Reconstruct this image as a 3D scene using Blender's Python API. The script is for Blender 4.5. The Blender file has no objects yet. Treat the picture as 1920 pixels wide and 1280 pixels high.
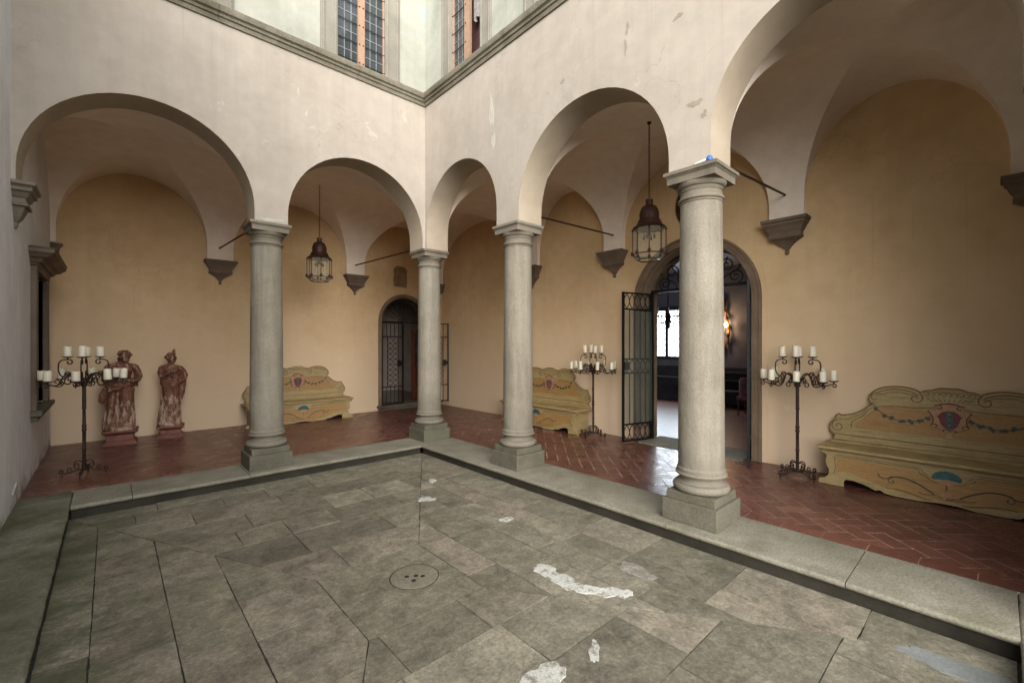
import bpy, bmesh, math, random
from mathutils import Vector, Matrix, noise
PI = math.pi
R = math.radians
rnd = random.Random(7)
scene = bpy.context.scene

# ------------------------------------------------------------ camera
CAMX, CAMY, CAMZ = -3.9115, -6.3487, 1.55
FPX, HORY, YAW = 827.39, 645.83, 0.8334
cam_data = bpy.data.cameras.new("camera")
cam = bpy.data.objects.new("camera", cam_data)
bpy.context.collection.objects.link(cam)
cam.location = (CAMX, CAMY, CAMZ)

# heading: the view direction in the ground plane is (cos YAW, sin YAW) of the fitted frame
cam.rotation_euler = (R(90), 0, math.atan2(math.sin(YAW), math.cos(YAW)) - R(90))
cam_data.sensor_width = 36
cam_data.lens = FPX / 1920 * 36
cam_data.shift_y = (HORY - 640) / 1920
cam_data.clip_start = 0.05
cam_data.clip_end = 500
scene.camera = cam

# ------------------------------------------------------------ light: overcast daylight from above
world = bpy.data.worlds.new("World"); scene.world = world
world.use_nodes = True
wn, wl = world.node_tree.nodes, world.node_tree.links
wn.clear()
sky = wn.new("ShaderNodeTexSky"); sky.sky_type = 'NISHITA'; sky.sun_disc = False
SUN_EL, SUN_AZ = R(27), R(215)
sky.sun_elevation = SUN_EL; sky.sun_rotation = SUN_AZ
hsv = wn.new("ShaderNodeHueSaturation"); hsv.inputs['Saturation'].default_value = 0.22
bg = wn.new("ShaderNodeBackground"); bg.inputs['Strength'].default_value = 0.15
wo = wn.new("ShaderNodeOutputWorld")
wl.new(sky.outputs[0], hsv.inputs['Color']); wl.new(hsv.outputs[0], bg.inputs['Color']); wl.new(bg.outputs[0], wo.inputs['Surface'])
sd = bpy.data.lights.new("sun", 'SUN'); sd.energy = 1.5; sd.angle = R(80); sd.color = (1.0, 0.955, 0.90)
sun = bpy.data.objects.new("sun", sd); bpy.context.collection.objects.link(sun)
sun.rotation_euler = (R(90) - SUN_EL, 0, R(180) - SUN_AZ)  # light travels towards (+x, +y), down
scene.view_settings.view_transform = 'Standard'
scene.view_settings.look = 'None'
scene.view_settings.gamma = 1
scene.view_settings.exposure = 1.85
scene.render.engine = 'CYCLES'
scene.cycles.use_denoising = True
scene.cycles.max_bounces = 9
scene.cycles.diffuse_bounces = 7
scene.cycles.glossy_bounces = 3
scene.cycles.transmission_bounces = 4
scene.cycles.transparent_max_bounces = 8
scene.cycles.caustics_reflective = False
scene.cycles.caustics_refractive = False

# ------------------------------------------------------------ material helpers
def nt(name):
    m = bpy.data.materials.new(name); m.use_nodes = True
    n, l = m.node_tree.nodes, m.node_tree.links
    b = n["Principled BSDF"]
    return m, n, l, b
def ramp(n, stops, interp='LINEAR'):
    r = n.new("ShaderNodeValToRGB"); cr = r.color_ramp; cr.interpolation = interp
    while len(cr.elements) < len(stops): cr.elements.new(0.5)
    for e, (p, c) in zip(cr.elements, stops):
        e.position = p; e.color = (c[0], c[1], c[2], 1) if not isinstance(c, (int, float)) else (c, c, c, 1)
    return r
def mapping(n, l, scale=(1, 1, 1), rot=(0, 0, 0)):
    g = n.new("ShaderNodeNewGeometry"); mp = n.new("ShaderNodeMapping")
    mp.inputs['Scale'].default_value = scale; mp.inputs['Rotation'].default_value = rot
    l.new(g.outputs['Position'], mp.inputs['Vector']); return mp.outputs[0]
def nz(n, l, vec, scale, detail=6, rough=0.55, dist=0.0):
    t = n.new("ShaderNodeTexNoise"); t.inputs['Scale'].default_value = scale
    t.inputs['Detail'].default_value = detail; t.inputs['Roughness'].default_value = rough
    t.inputs['Distortion'].default_value = dist
    l.new(vec, t.inputs['Vector']); return t.outputs[0]
def mix(n, l, a, b, fac, mode='MIX'):
    m = n.new("ShaderNodeMix"); m.data_type = 'RGBA'; m.blend_type = mode
    for s, v in ((6, a), (7, b)):
        if isinstance(v, tuple): m.inputs[s].default_value = (*v, 1)
        else: l.new(v, m.inputs[s])
    if isinstance(fac, (int, float)): m.inputs[0].default_value = fac
    else: l.new(fac, m.inputs[0])
    return m.outputs[2]
def bump(n, l, b, h, strength=0.3, dist=0.01, prev=None):
    u = n.new("ShaderNodeBump"); u.inputs['Strength'].default_value = strength; u.inputs['Distance'].default_value = dist
    l.new(h, u.inputs['Height'])
    if prev: l.new(prev, u.inputs['Normal'])
    if b: l.new(u.outputs[0], b.inputs['Normal'])
    return u.outputs[0]
def math_n(n, l, op, a, b=0.5):
    m = n.new("ShaderNodeMath"); m.operation = op
    for i, v in enumerate((a, b)):
        if isinstance(v, (int, float)): m.inputs[i].default_value = v
        else: l.new(v, m.inputs[i])
    return m.outputs[0]

def plaster(name, base, dark, light, spot=None, streak=0.35, rough=0.9, patch=0.0, patch_col=(0.7, 0.68, 0.6), low_tint=None, scars=False):
    m, n, l, b = nt(name)
    v = mapping(n, l)
    big = ramp(n, [(0.3, dark), (0.52, base), (0.75, light)])
    l.new(nz(n, l, v, 1.1, 7, 0.6, 0.4), big.inputs[0])
    col = big.outputs[0]
    fine = ramp(n, [(0.35, 0.90), (0.65, 1.05)]); l.new(nz(n, l, v, 5, 9, 0.65), fine.inputs[0])
    col = mix(n, l, col, fine.outputs[0], 0.7, 'MULTIPLY')
    if streak:
        sv = mapping(n, l, (5, 5, 0.22))
        sr = ramp(n, [(0.42, 0.78), (0.56, 1.0)]); l.new(nz(n, l, sv, 1.5, 5, 0.6), sr.inputs[0])
        col = mix(n, l, col, sr.outputs[0], streak, 'MULTIPLY')
    if scars:
        sc_ = ramp(n, [(0.66, 0), (0.70, 0.55)]); l.new(nz(n, l, v, 4.3, 12, 0.78, 0.6), sc_.inputs[0])
        col = mix(n, l, col, tuple(c*0.80 for c in base), sc_.outputs[0])
        vo = n.new("ShaderNodeTexVoronoi"); vo.feature = 'DISTANCE_TO_EDGE'; vo.inputs['Scale'].default_value = 1.1
        wob = n.new("ShaderNodeVectorMath"); wob.operation = 'ADD'; l.new(v, wob.inputs[0])
        nn = n.new("ShaderNodeTexNoise"); nn.inputs['Scale'].default_value = 3.0; nn.inputs['Detail'].default_value = 8; l.new(v, nn.inputs['Vector']); l.new(nn.outputs[1], wob.inputs[1]); l.new(wob.outputs[0], vo.inputs['Vector'])
        cr_ = ramp(n, [(0.0, 0.55), (0.006, 0)]); l.new(vo.outputs[0], cr_.inputs[0])
        cm = ramp(n, [(0.54, 0), (0.60, 1)]); l.new(nz(n, l, v, 0.9, 4, 0.5), cm.inputs[0])
        col = mix(n, l, col, tuple(c*0.55 for c in base), math_n(n, l, 'MULTIPLY', cr_.outputs[0], cm.outputs[0]))
        dv = mapping(n, l, (26, 26, 0.5)); dr_ = ramp(n, [(0.63, 0), (0.70, 0.30)]); l.new(nz(n, l, dv, 1.0, 4, 0.6), dr_.inputs[0])
        col = mix(n, l, col, tuple(c*0.72 for c in base), dr_.outputs[0])
    if patch:
        pr = ramp(n, [(1 - patch - 0.02, 0), (1 - patch + 0.01, 1)]); l.new(nz(n, l, v, 2.3, 9, 0.68, 0.3), pr.inputs[0])
        col = mix(n, l, col, patch_col, pr.outputs[0])
    if low_tint:
        g = n.new("ShaderNodeNewGeometry"); s = n.new("ShaderNodeSeparateXYZ"); l.new(g.outputs['Position'], s.inputs[0])
        h = math_n(n, l, 'ADD', s.outputs[2], math_n(n, l, 'MULTIPLY', nz(n, l, v, 3.2, 8, 0.7), -1.1))
        hr = ramp(n, [(0.0, 0.9), (0.30, 0)]); l.new(math_n(n, l, 'MULTIPLY', math_n(n, l, 'ADD', h, low_tint[1]), low_tint[2]), hr.inputs[0])
        col = mix(n, l, col, low_tint[0], hr.outputs[0])
    l.new(col, b.inputs['Base Color']); b.inputs['Roughness'].default_value = rough
    b.inputs['Specular IOR Level'].default_value = 0.2
    p = bump(n, l, None, nz(n, l, v, 2.6, 4, 0.5), 0.35, 0.03)
    bump(n, l, b, nz(n, l, v, 55, 6, 0.7), 0.3, 0.004, p)
    return m
def stone(name, base, dark, light, scale=18, rough=0.8, bstr=0.5, moss=None, speck=0.6, mr=(0.5, 0.66), streak=False):
    m, n, l, b = nt(name)
    v = mapping(n, l)
    r1 = ramp(n, [(0.3, dark), (0.5, base), (0.72, light)]); l.new(nz(n, l, v, 2.2, 8, 0.65, 0.3), r1.inputs[0])
    r2 = ramp(n, [(0.36, 0.72), (0.62, 1.12)]); l.new(nz(n, l, v, scale * 6, 4, 0.7), r2.inputs[0])
    col = mix(n, l, r1.outputs[0], r2.outputs[0], speck, 'MULTIPLY')
    if streak:
        sv = mapping(n, l, (9, 9, 0.7)); r4 = ramp(n, [(0.34, 0.70), (0.52, 1.0), (0.7, 1.12)]); l.new(nz(n, l, sv, 1.4, 6, 0.65), r4.inputs[0])
        col = mix(n, l, col, r4.outputs[0], 0.7, 'MULTIPLY')
        r5 = ramp(n, [(0.64, 0), (0.70, 0.6)]); l.new(nz(n, l, v, 6.5, 10, 0.75), r5.inputs[0]); col = mix(n, l, col, tuple(c*0.55 for c in base), r5.outputs[0])
        g = n.new("ShaderNodeNewGeometry"); s_ = n.new("ShaderNodeSeparateXYZ"); l.new(g.outputs['Position'], s_.inputs[0])
        h = math_n(n, l, 'ADD', s_.outputs[2], math_n(n, l, 'MULTIPLY', nz(n, l, v, 5, 8, 0.7), -0.9)); r6 = ramp(n, [(0.0, 0.55), (0.35, 0)]); l.new(h, r6.inputs[0])
        col = mix(n, l, col, tuple(c*0.6 for c in base), r6.outputs[0])
    if moss:
        r3 = ramp(n, [(mr[0], 0), (mr[1], 0.9)]); l.new(nz(n, l, v, mr[2] if len(mr) > 2 else 1.7, 12, 0.75), r3.inputs[0])
        col = mix(n, l, col, moss, r3.outputs[0])
    l.new(col, b.inputs['Base Color']); b.inputs['Roughness'].default_value = rough
    b.inputs['Specular IOR Level'].default_value = 0.3
    p = bump(n, l, None, nz(n, l, v, scale, 7, 0.65), bstr * 0.7, 0.012)
    bump(n, l, b, nz(n, l, v, scale * 7, 3, 0.6), bstr, 0.004, p)
    return m
def simple(name, col, rough=0.6, metal=0.0, emit=None, estr=1.0, var=0.25, scale=20, bstr=0.15):
    m, n, l, b = nt(name)
    v = mapping(n, l)
    r = ramp(n, [(0.3, tuple(c * (1 - var) for c in col)), (0.7, tuple(min(1, c * (1 + var)) for c in col))])
    l.new(nz(n, l, v, scale, 6, 0.6), r.inputs[0]); l.new(r.outputs[0], b.inputs['Base Color'])
    b.inputs['Roughness'].default_value = rough; b.inputs['Metallic'].default_value = metal
    if bstr: bump(n, l, b, nz(n, l, v, scale * 3, 4, 0.6), bstr, 0.003)
    if emit:
        b.inputs['Emission Color'].default_value = (*emit, 1); b.inputs['Emission Strength'].default_value = estr
    return m

M = {}
M['cream'] = plaster('cream_plaster', (0.385, 0.338, 0.282), (0.35, 0.305, 0.253), (0.415, 0.366, 0.308), streak=0.18, patch=0.34, patch_col=(0.42, 0.375, 0.318), scars=True)
M['pale'] = plaster('pale_plaster', (0.345, 0.345, 0.29), (0.27, 0.28, 0.225), (0.41, 0.40, 0.34), streak=0.25, patch=0.38, patch_col=(0.30, 0.33, 0.31), scars=True)
M['greywall'] = plaster('grey_plaster', (0.66, 0.66, 0.66), (0.58, 0.59, 0.58), (0.71, 0.71, 0.70), streak=0.25, patch=0.28, patch_col=(0.63, 0.61, 0.55), scars=True, low_tint=((0.12, 0.125, 0.06), 0.72, 1.0))
M['ochre'] = plaster('ochre_plaster', (0.61, 0.435, 0.245), (0.555, 0.38, 0.20), (0.65, 0.475, 0.28), streak=0.12, patch=0.28, patch_col=(0.62, 0.465, 0.275), scars=True, low_tint=((0.60, 0.465, 0.325), 0.10, 0.135))  # lower wall turns paler and pinker towards the floor
M['vault'] = plaster('vault_plaster', (0.83, 0.73, 0.62), (0.80, 0.69, 0.575), (0.85, 0.76, 0.65), streak=0.0)
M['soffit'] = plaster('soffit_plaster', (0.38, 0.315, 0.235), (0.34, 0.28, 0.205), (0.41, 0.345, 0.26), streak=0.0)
M['column'] = stone('column_stone', (0.235, 0.208, 0.160), (0.185, 0.162, 0.122), (0.275, 0.248, 0.197), 16, 0.8, 0.9, speck=0.8, streak=True)
M['capital'] = stone('capital_stone', (0.185, 0.160, 0.120), (0.125, 0.106, 0.077), (0.24, 0.215, 0.168), 14, 0.8, 0.3)
M['plinth'] = stone('plinth_stone', (0.115, 0.104, 0.076), (0.078, 0.071, 0.051), (0.155, 0.143, 0.11), 14, 0.85, 0.9, moss=(0.095, 0.105, 0.055), speck=1.0)
M['kerb'] = stone('kerb_stone', (0.205, 0.190, 0.143), (0.150, 0.140, 0.100), (0.265, 0.250, 0.195), 9, 0.8, 0.9, moss=(0.115, 0.115, 0.068), speck=1.0, mr=(0.53, 0.70, 1.3))
M['kerbmoss'] = stone('mossy_kerb_stone', (0.165, 0.155, 0.115), (0.11, 0.108, 0.072), (0.24, 0.228, 0.178), 9, 0.8, 0.9, moss=(0.062, 0.070, 0.034), speck=1.0, mr=(0.44, 0.60, 1.9))
M['kerbshade'] = stone('kerb_shade_stone', (0.028, 0.025, 0.017), (0.016, 0.015, 0.010), (0.045, 0.04, 0.03), 9, 0.9, 0.5)  # near-black: shade under the nosing put into the riser's colour
M['serena'] = stone('dark_sandstone', (0.145, 0.105, 0.075), (0.11, 0.078, 0.056), (0.185, 0.14, 0.10), 12, 0.75, 0.25, speck=0.3)
M['doorstone'] = stone('door_sandstone', (0.18, 0.125, 0.082), (0.13, 0.09, 0.06), (0.235, 0.17, 0.115), 10, 0.75, 0.25, speck=0.3)
M['cornice'] = stone('cornice_stone', (0.175, 0.156, 0.112), (0.11, 0.096, 0.066), (0.24, 0.22, 0.168), 10, 0.85, 0.6, moss=(0.085, 0.078, 0.045), speck=0.9)
M['winstone'] = stone('window_stone', (0.22, 0.203, 0.165), (0.18, 0.165, 0.135), (0.26, 0.243, 0.20), 10, 0.85, 0.25, speck=0.25)
M['iron'] = simple('black_iron', (0.012, 0.012, 0.013), 0.5, 0.6, var=0.4, scale=60)
M['rust'] = simple('rusty_iron', (0.035, 0.018, 0.013), 0.62, 0.45, var=0.6, scale=45, bstr=0.3)
M['copper'] = simple('aged_copper', (0.050, 0.021, 0.013), 0.55, 0.5, var=0.6, scale=22, bstr=0.3)
M['candle'] = simple('ivory_wax', (0.66, 0.61, 0.48), 0.5, 0, var=0.05, scale=12, bstr=0.1)
M['candle'].node_tree.nodes["Principled BSDF"].inputs['Subsurface Weight'].default_value = 0.15
M['wick'] = simple('wick', (0.02, 0.018, 0.015), 0.9)
M['mortar'] = stone('white_mortar', (0.50, 0.50, 0.45), (0.30, 0.29, 0.24), (0.66, 0.66, 0.62), 16, 0.9, 1.0, moss=(0.185, 0.168, 0.125), speck=1.0, mr=(0.50, 0.60, 15))
M['greypatch'] = stone('grey_cement', (0.19, 0.20, 0.19), (0.14, 0.15, 0.14), (0.25, 0.26, 0.25), 8, 0.8, 0.4)
M['switch'] = simple('switch_plastic', (0.62, 0.50, 0.36), 0.4, 0, var=0.03, bstr=0)
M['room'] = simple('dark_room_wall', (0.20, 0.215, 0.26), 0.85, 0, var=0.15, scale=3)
M['hallwall'] = simple('hall_wall', (0.50, 0.42, 0.36), 0.85, 0, var=0.15, scale=3)
M['wainscot'] = simple('dark_wainscot', (0.05, 0.052, 0.062), 0.4, 0, var=0.2, scale=5)
M['woodred'] = simple('red_brown_wood', (0.13, 0.04, 0.022), 0.35, 0, var=0.35, scale=9)
M['woodsash'] = simple('peach_wood', (0.30, 0.185, 0.12), 0.6, 0, var=0.15, scale=14)
M['lead'] = simple('lead_came', (0.25, 0.26, 0.25), 0.5, 0.3, var=0.1, bstr=0)
M['curtain'] = simple('grey_curtain', (0.15, 0.155, 0.16), 0.9, 0, var=0.3, scale=7)
M['gilt'] = simple('gilt', (0.30, 0.14, 0.04), 0.35, 0.8, var=0.4, scale=30)
M['bulb'] = simple('lit_bulb', (1, 0.8, 0.5), 0.4, 0, emit=(1.0, 0.62, 0.30), estr=8, bstr=0)
M['daylit'] = simple('daylit_window', (0.9, 0.93, 1), 0.4, 0, emit=(0.80, 0.91, 1.0), estr=5, bstr=0)
M['blue'] = simple('blue_plastic', (0.02, 0.10, 0.36), 0.5, 0, var=0.1, bstr=0)
M['whitep'] = simple('white_plastic', (0.75, 0.75, 0.72), 0.4, 0, var=0.05, bstr=0)
M['black'] = simple('unlit_black', (0.008, 0.008, 0.008), 0.9, 0, var=0.1, bstr=0)  # plain black for hollows that get no light
M['pinkcloth'] = simple('pink_cloth', (0.30, 0.16, 0.15), 0.85, 0, var=0.4, scale=25)
M['dsofa'] = simple('dark_upholstery', (0.02, 0.018, 0.022), 0.75, 0, var=0.3)
M['soil'] = simple('joint_soil', (0.035, 0.033, 0.024), 0.95, 0, var=0.5, scale=15)
M['grout'] = simple('pale_grout', (0.42, 0.29, 0.23), 0.8, 0, var=0.2, scale=8)

# glass (thin, slightly tinted)
def glass_mat(name, tint, alpha, rough=0.05):
    m, n, l, b = nt(name)
    b.inputs['Base Color'].default_value = (*tint, 1); b.inputs['Roughness'].default_value = rough
    b.inputs['Alpha'].default_value = alpha; b.inputs['Specular IOR Level'].default_value = 0.7
    v = mapping(n, l); bump(n, l, b, nz(n, l, v, 6, 3, 0.5), 0.25, 0.01)
    return m
M['lampglass'] = glass_mat('lantern_glass', (0.50, 0.44, 0.32), 0.22, 0.12)
M['winglass'] = glass_mat('window_glass', (0.055, 0.065, 0.07), 0.72, 0.03)
M['texglass'] = glass_mat('rippled_glass', (0.28, 0.34, 0.34), 0.85, 0.15)

# paving with per-slab colour attribute
def attr_mat(name, attr, f):
    m, n, l, b = nt(name)
    a = n.new("ShaderNodeAttribute"); a.attribute_name = attr
    f(m, n, l, b, a); return m
def f_slab(m, n, l, b, a):
    v0 = mapping(n, l)
    off = n.new("ShaderNodeVectorMath"); off.operation = 'SCALE'; l.new(a.outputs['Color'], off.inputs[0]); off.inputs['Scale'].default_value = 37.0
    ad = n.new("ShaderNodeVectorMath"); ad.operation = 'ADD'; l.new(v0, ad.inputs[0]); l.new(off.outputs[0], ad.inputs[1]); v = ad.outputs[0]
    sepr = n.new("ShaderNodeSeparateColor"); l.new(a.outputs['Color'], sepr.inputs[0])
    tint = ramp(n, [(0.0, (0.145, 0.132, 0.098)), (0.3, (0.182, 0.167, 0.122)), (0.55, (0.208, 0.190, 0.140)), (0.8, (0.196, 0.166, 0.128)), (1.0, (0.250, 0.228, 0.170))])
    l.new(sepr.outputs[0], tint.inputs[0])
    big = ramp(n, [(0.28, (0.60, 0.60, 0.56)), (0.47, (0.96, 0.96, 0.95)), (0.72, (1.35, 1.33, 1.30))])
    l.new(nz(n, l, v, 1.6, 9, 0.7, 0.5), big.inputs[0])
    col = mix(n, l, tint.outputs[0], big.outputs[0], 1.0, 'MULTIPLY')
    # lichen speckle
    sp = ramp(n, [(0.32, 0.55), (0.52, 1.0), (0.72, 1.55)]); l.new(nz(n, l, v, 42, 8, 0.82), sp.inputs[0])
    col = mix(n, l, col, sp.outputs[0], 1.0, 'MULTIPLY')
    md = ramp(n, [(0.32, 0.52), (0.50, 1.0), (0.68, 1.48)]); l.new(nz(n, l, v, 9, 9, 0.78, 0.5), md.inputs[0])
    col = mix(n, l, col, md.outputs[0], 0.9, 'MULTIPLY')
    # reddish wear
    rr = ramp(n, [(0.61, 0), (0.70, 0.6)]); l.new(nz(n, l, v, 1.9, 10, 0.75, 0.8), rr.inputs[0])
    col = mix(n, l, col, (0.17, 0.10, 0.075), rr.outputs[0])
    # green damp along the left wall and edges
    g = n.new("ShaderNodeNewGeometry"); s = n.new("ShaderNodeSeparateXYZ"); l.new(g.outputs['Position'], s.inputs[0])
    d1 = math_n(n, l, 'MULTIPLY', math_n(n, l, 'ADD', s.outputs[0], 3.2), -1.1)     # x < -3.4
    d2 = math_n(n, l, 'MULTIPLY', math_n(n, l, 'ADD', s.outputs[0], 0.95), 1.3)
    d3 = math_n(n, l, 'MULTIPLY', math_n(n, l, 'ADD', s.outputs[1], 1.2), 0.9)
    dd = math_n(n, l, 'MAXIMUM', d1, math_n(n, l, 'MAXIMUM', math_n(n, l, 'MULTIPLY', d2, 0.35), math_n(n, l, 'MULTIPLY', d3, 0.40)))
    cl = math_n(n, l, 'MAXIMUM', dd, 0.0)
    wv = mapping(n, l, (1.2, 2.0, 1), (0, 0, 0.35))
    gn = ramp(n, [(0.38, 0), (0.64, 1)]); l.new(nz(n, l, wv, 2.6, 10, 0.75), gn.inputs[0])
    gm = math_n(n, l, 'MINIMUM', math_n(n, l, 'MULTIPLY', cl, gn.outputs[0]), 0.75)
    col = mix(n, l, col, (0.060, 0.072, 0.032), gm)
    # pale worn flecks
    fl = ramp(n, [(0.71, 0), (0.74, 0.7)]); l.new(nz(n, l, v, 7.5, 11, 0.8), fl.inputs[0])
    col = mix(n, l, col, (0.36, 0.35, 0.29), fl.outputs[0])
    l.new(col, b.inputs['Base Color'])
    rg = ramp(n, [(0.3, 0.5), (0.7, 0.8)]); l.new(nz(n, l, v, 3, 6, 0.6), rg.inputs[0]); l.new(rg.outputs[0], b.inputs['Roughness'])
    b.inputs['Specular IOR Level'].default_value = 0.35
    p = bump(n, l, None, nz(n, l, v, 5, 7, 0.6), 0.5, 0.02)
    bump(n, l, b, nz(n, l, v, 60, 8, 0.8), 0.9, 0.007, p)
M['slab'] = attr_mat('paving_slab_stone', 'tone', f_slab)
def f_tile(m, n, l, b, a):
    v = mapping(n, l)
    sepr = n.new("ShaderNodeSeparateColor"); l.new(a.outputs['Color'], sepr.inputs[0])
    t = ramp(n, [(0.0, (0.088, 0.032, 0.023)), (0.4, (0.122, 0.043, 0.031)), (0.75, (0.150, 0.055, 0.038)), (1.0, (0.20, 0.088, 0.058))])
    l.new(sepr.outputs[0], t.inputs[0])
    sp = ramp(n, [(0.35, 0.75), (0.6, 1.0), (0.75, 1.2)]); l.new(nz(n, l, v, 14, 9, 0.72), sp.inputs[0])
    col = mix(n, l, t.outputs[0], sp.outputs[0], 0.85, 'MULTIPLY')
    du = ramp(n, [(0.55, 0), (0.8, 0.15)]); l.new(nz(n, l, v, 1.8, 8, 0.7), du.inputs[0])
    col = mix(n, l, col, (0.19, 0.11, 0.085), du.outputs[0])
    l.new(col, b.inputs['Base Color'])
    rg = ramp(n, [(0.3, 0.20), (0.7, 0.42)]); l.new(nz(n, l, v, 4, 7, 0.7), rg.inputs[0]); l.new(rg.outputs[0], b.inputs['Roughness'])
    b.inputs['Specular IOR Level'].default_value = 0.5
    bump(n, l, b, nz(n, l, v, 22, 5, 0.6), 0.25, 0.004)
M['tile'] = attr_mat('terracotta_tile', 'tone', f_tile)

def painted(name, base, dark, worn, streak_axis=(1.2, 1.2, 14)):
    m, n, l, b = nt(name)
    v = mapping(n, l)
    sv = mapping(n, l, streak_axis)
    r1 = ramp(n, [(0.3, dark), (0.5, base), (0.75, tuple(min(1, c * 1.12) for c in base))]); l.new(nz(n, l, sv, 2.5, 8, 0.7), r1.inputs[0])
    w = ramp(n, [(0.50, 0), (0.66, 0.85)]); l.new(nz(n, l, sv, 4.5, 10, 0.78), w.inputs[0])
    col = mix(n, l, r1.outputs[0], worn, w.outputs[0])
    f = ramp(n, [(0.3, 0.8), (0.6, 1.05)]); l.new(nz(n, l, v, 25, 6, 0.7), f.inputs[0])
    col = mix(n, l, col, f.outputs[0], 0.7, 'MULTIPLY')
    l.new(col, b.inputs['Base Color']); b.inputs['Roughness'].default_value = 0.55
    bump(n, l, b, nz(n, l, sv, 12, 5, 0.6), 0.25, 0.004)
    return m
M['benchcream'] = painted('bench_cream_paint', (0.33, 0.25, 0.112), (0.25, 0.178, 0.07), (0.16, 0.10, 0.038))
M['benchorange'] = painted('bench_ochre_paint', (0.30, 0.168, 0.055), (0.225, 0.115, 0.034), (0.30, 0.21, 0.095))
M['benchline'] = simple('bench_brown_line', (0.14, 0.075, 0.025), 0.6, 0, var=0.3, scale=40, bstr=0)
M['benchpink'] = simple('bench_pink_paint', (0.33, 0.185, 0.095), 0.6, 0, var=0.2, scale=25)
M['crimson'] = simple('bench_crimson_paint', (0.12, 0.012, 0.028), 0.5, 0, var=0.3, scale=30)
M['teal'] = simple('bench_teal_paint', (0.022, 0.078, 0.078), 0.5, 0, var=0.4, scale=30)
M['leaf'] = simple('bench_leaf_paint', (0.03, 0.055, 0.045), 0.5, 0, var=0.3, scale=30)
def f_terr():
    m, n, l, b = nt('weathered_terracotta')
    v = mapping(n, l); tc = n.new("ShaderNodeTexCoord")
    r1 = ramp(n, [(0.3, (0.060, 0.022, 0.012)), (0.55, (0.150, 0.054, 0.028)), (0.8, (0.21, 0.090, 0.052))]); l.new(nz(n, l, v, 9, 9, 0.7), r1.inputs[0])
    s = n.new("ShaderNodeSeparateXYZ"); l.new(tc.outputs['Object'], s.inputs[0])
    zz = ramp(n, [(0.0, 0.12), (0.32, 0.10), (0.48, 0.03), (0.7, 0.03), (1.0, 0.06)])
    l.new(math_n(n, l, 'DIVIDE', s.outputs[2], 1.5), zz.inputs[0])
    vv = mapping(n, l, (1.6, 1.6, 0.5))
    h = math_n(n, l, 'ADD', nz(n, l, vv, 11, 11, 0.82), zz.outputs[0])
    w = ramp(n, [(0.575, 0), (0.625, 0.95)]); l.new(h, w.inputs[0])
    col = mix(n, l, r1.outputs[0], (0.40, 0.29, 0.22), w.outputs[0])
    l.new(col, b.inputs['Base Color']); b.inputs['Roughness'].default_value = 0.7
    bump(n, l, b, nz(n, l, v, 50, 6, 0.7), 0.5, 0.006)
    return m
M['terracotta'] = f_terr()
M['plinthred'] = simple('red_plinth', (0.14, 0.046, 0.028), 0.6, 0, var=0.45, scale=14, bstr=0.3)

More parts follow.
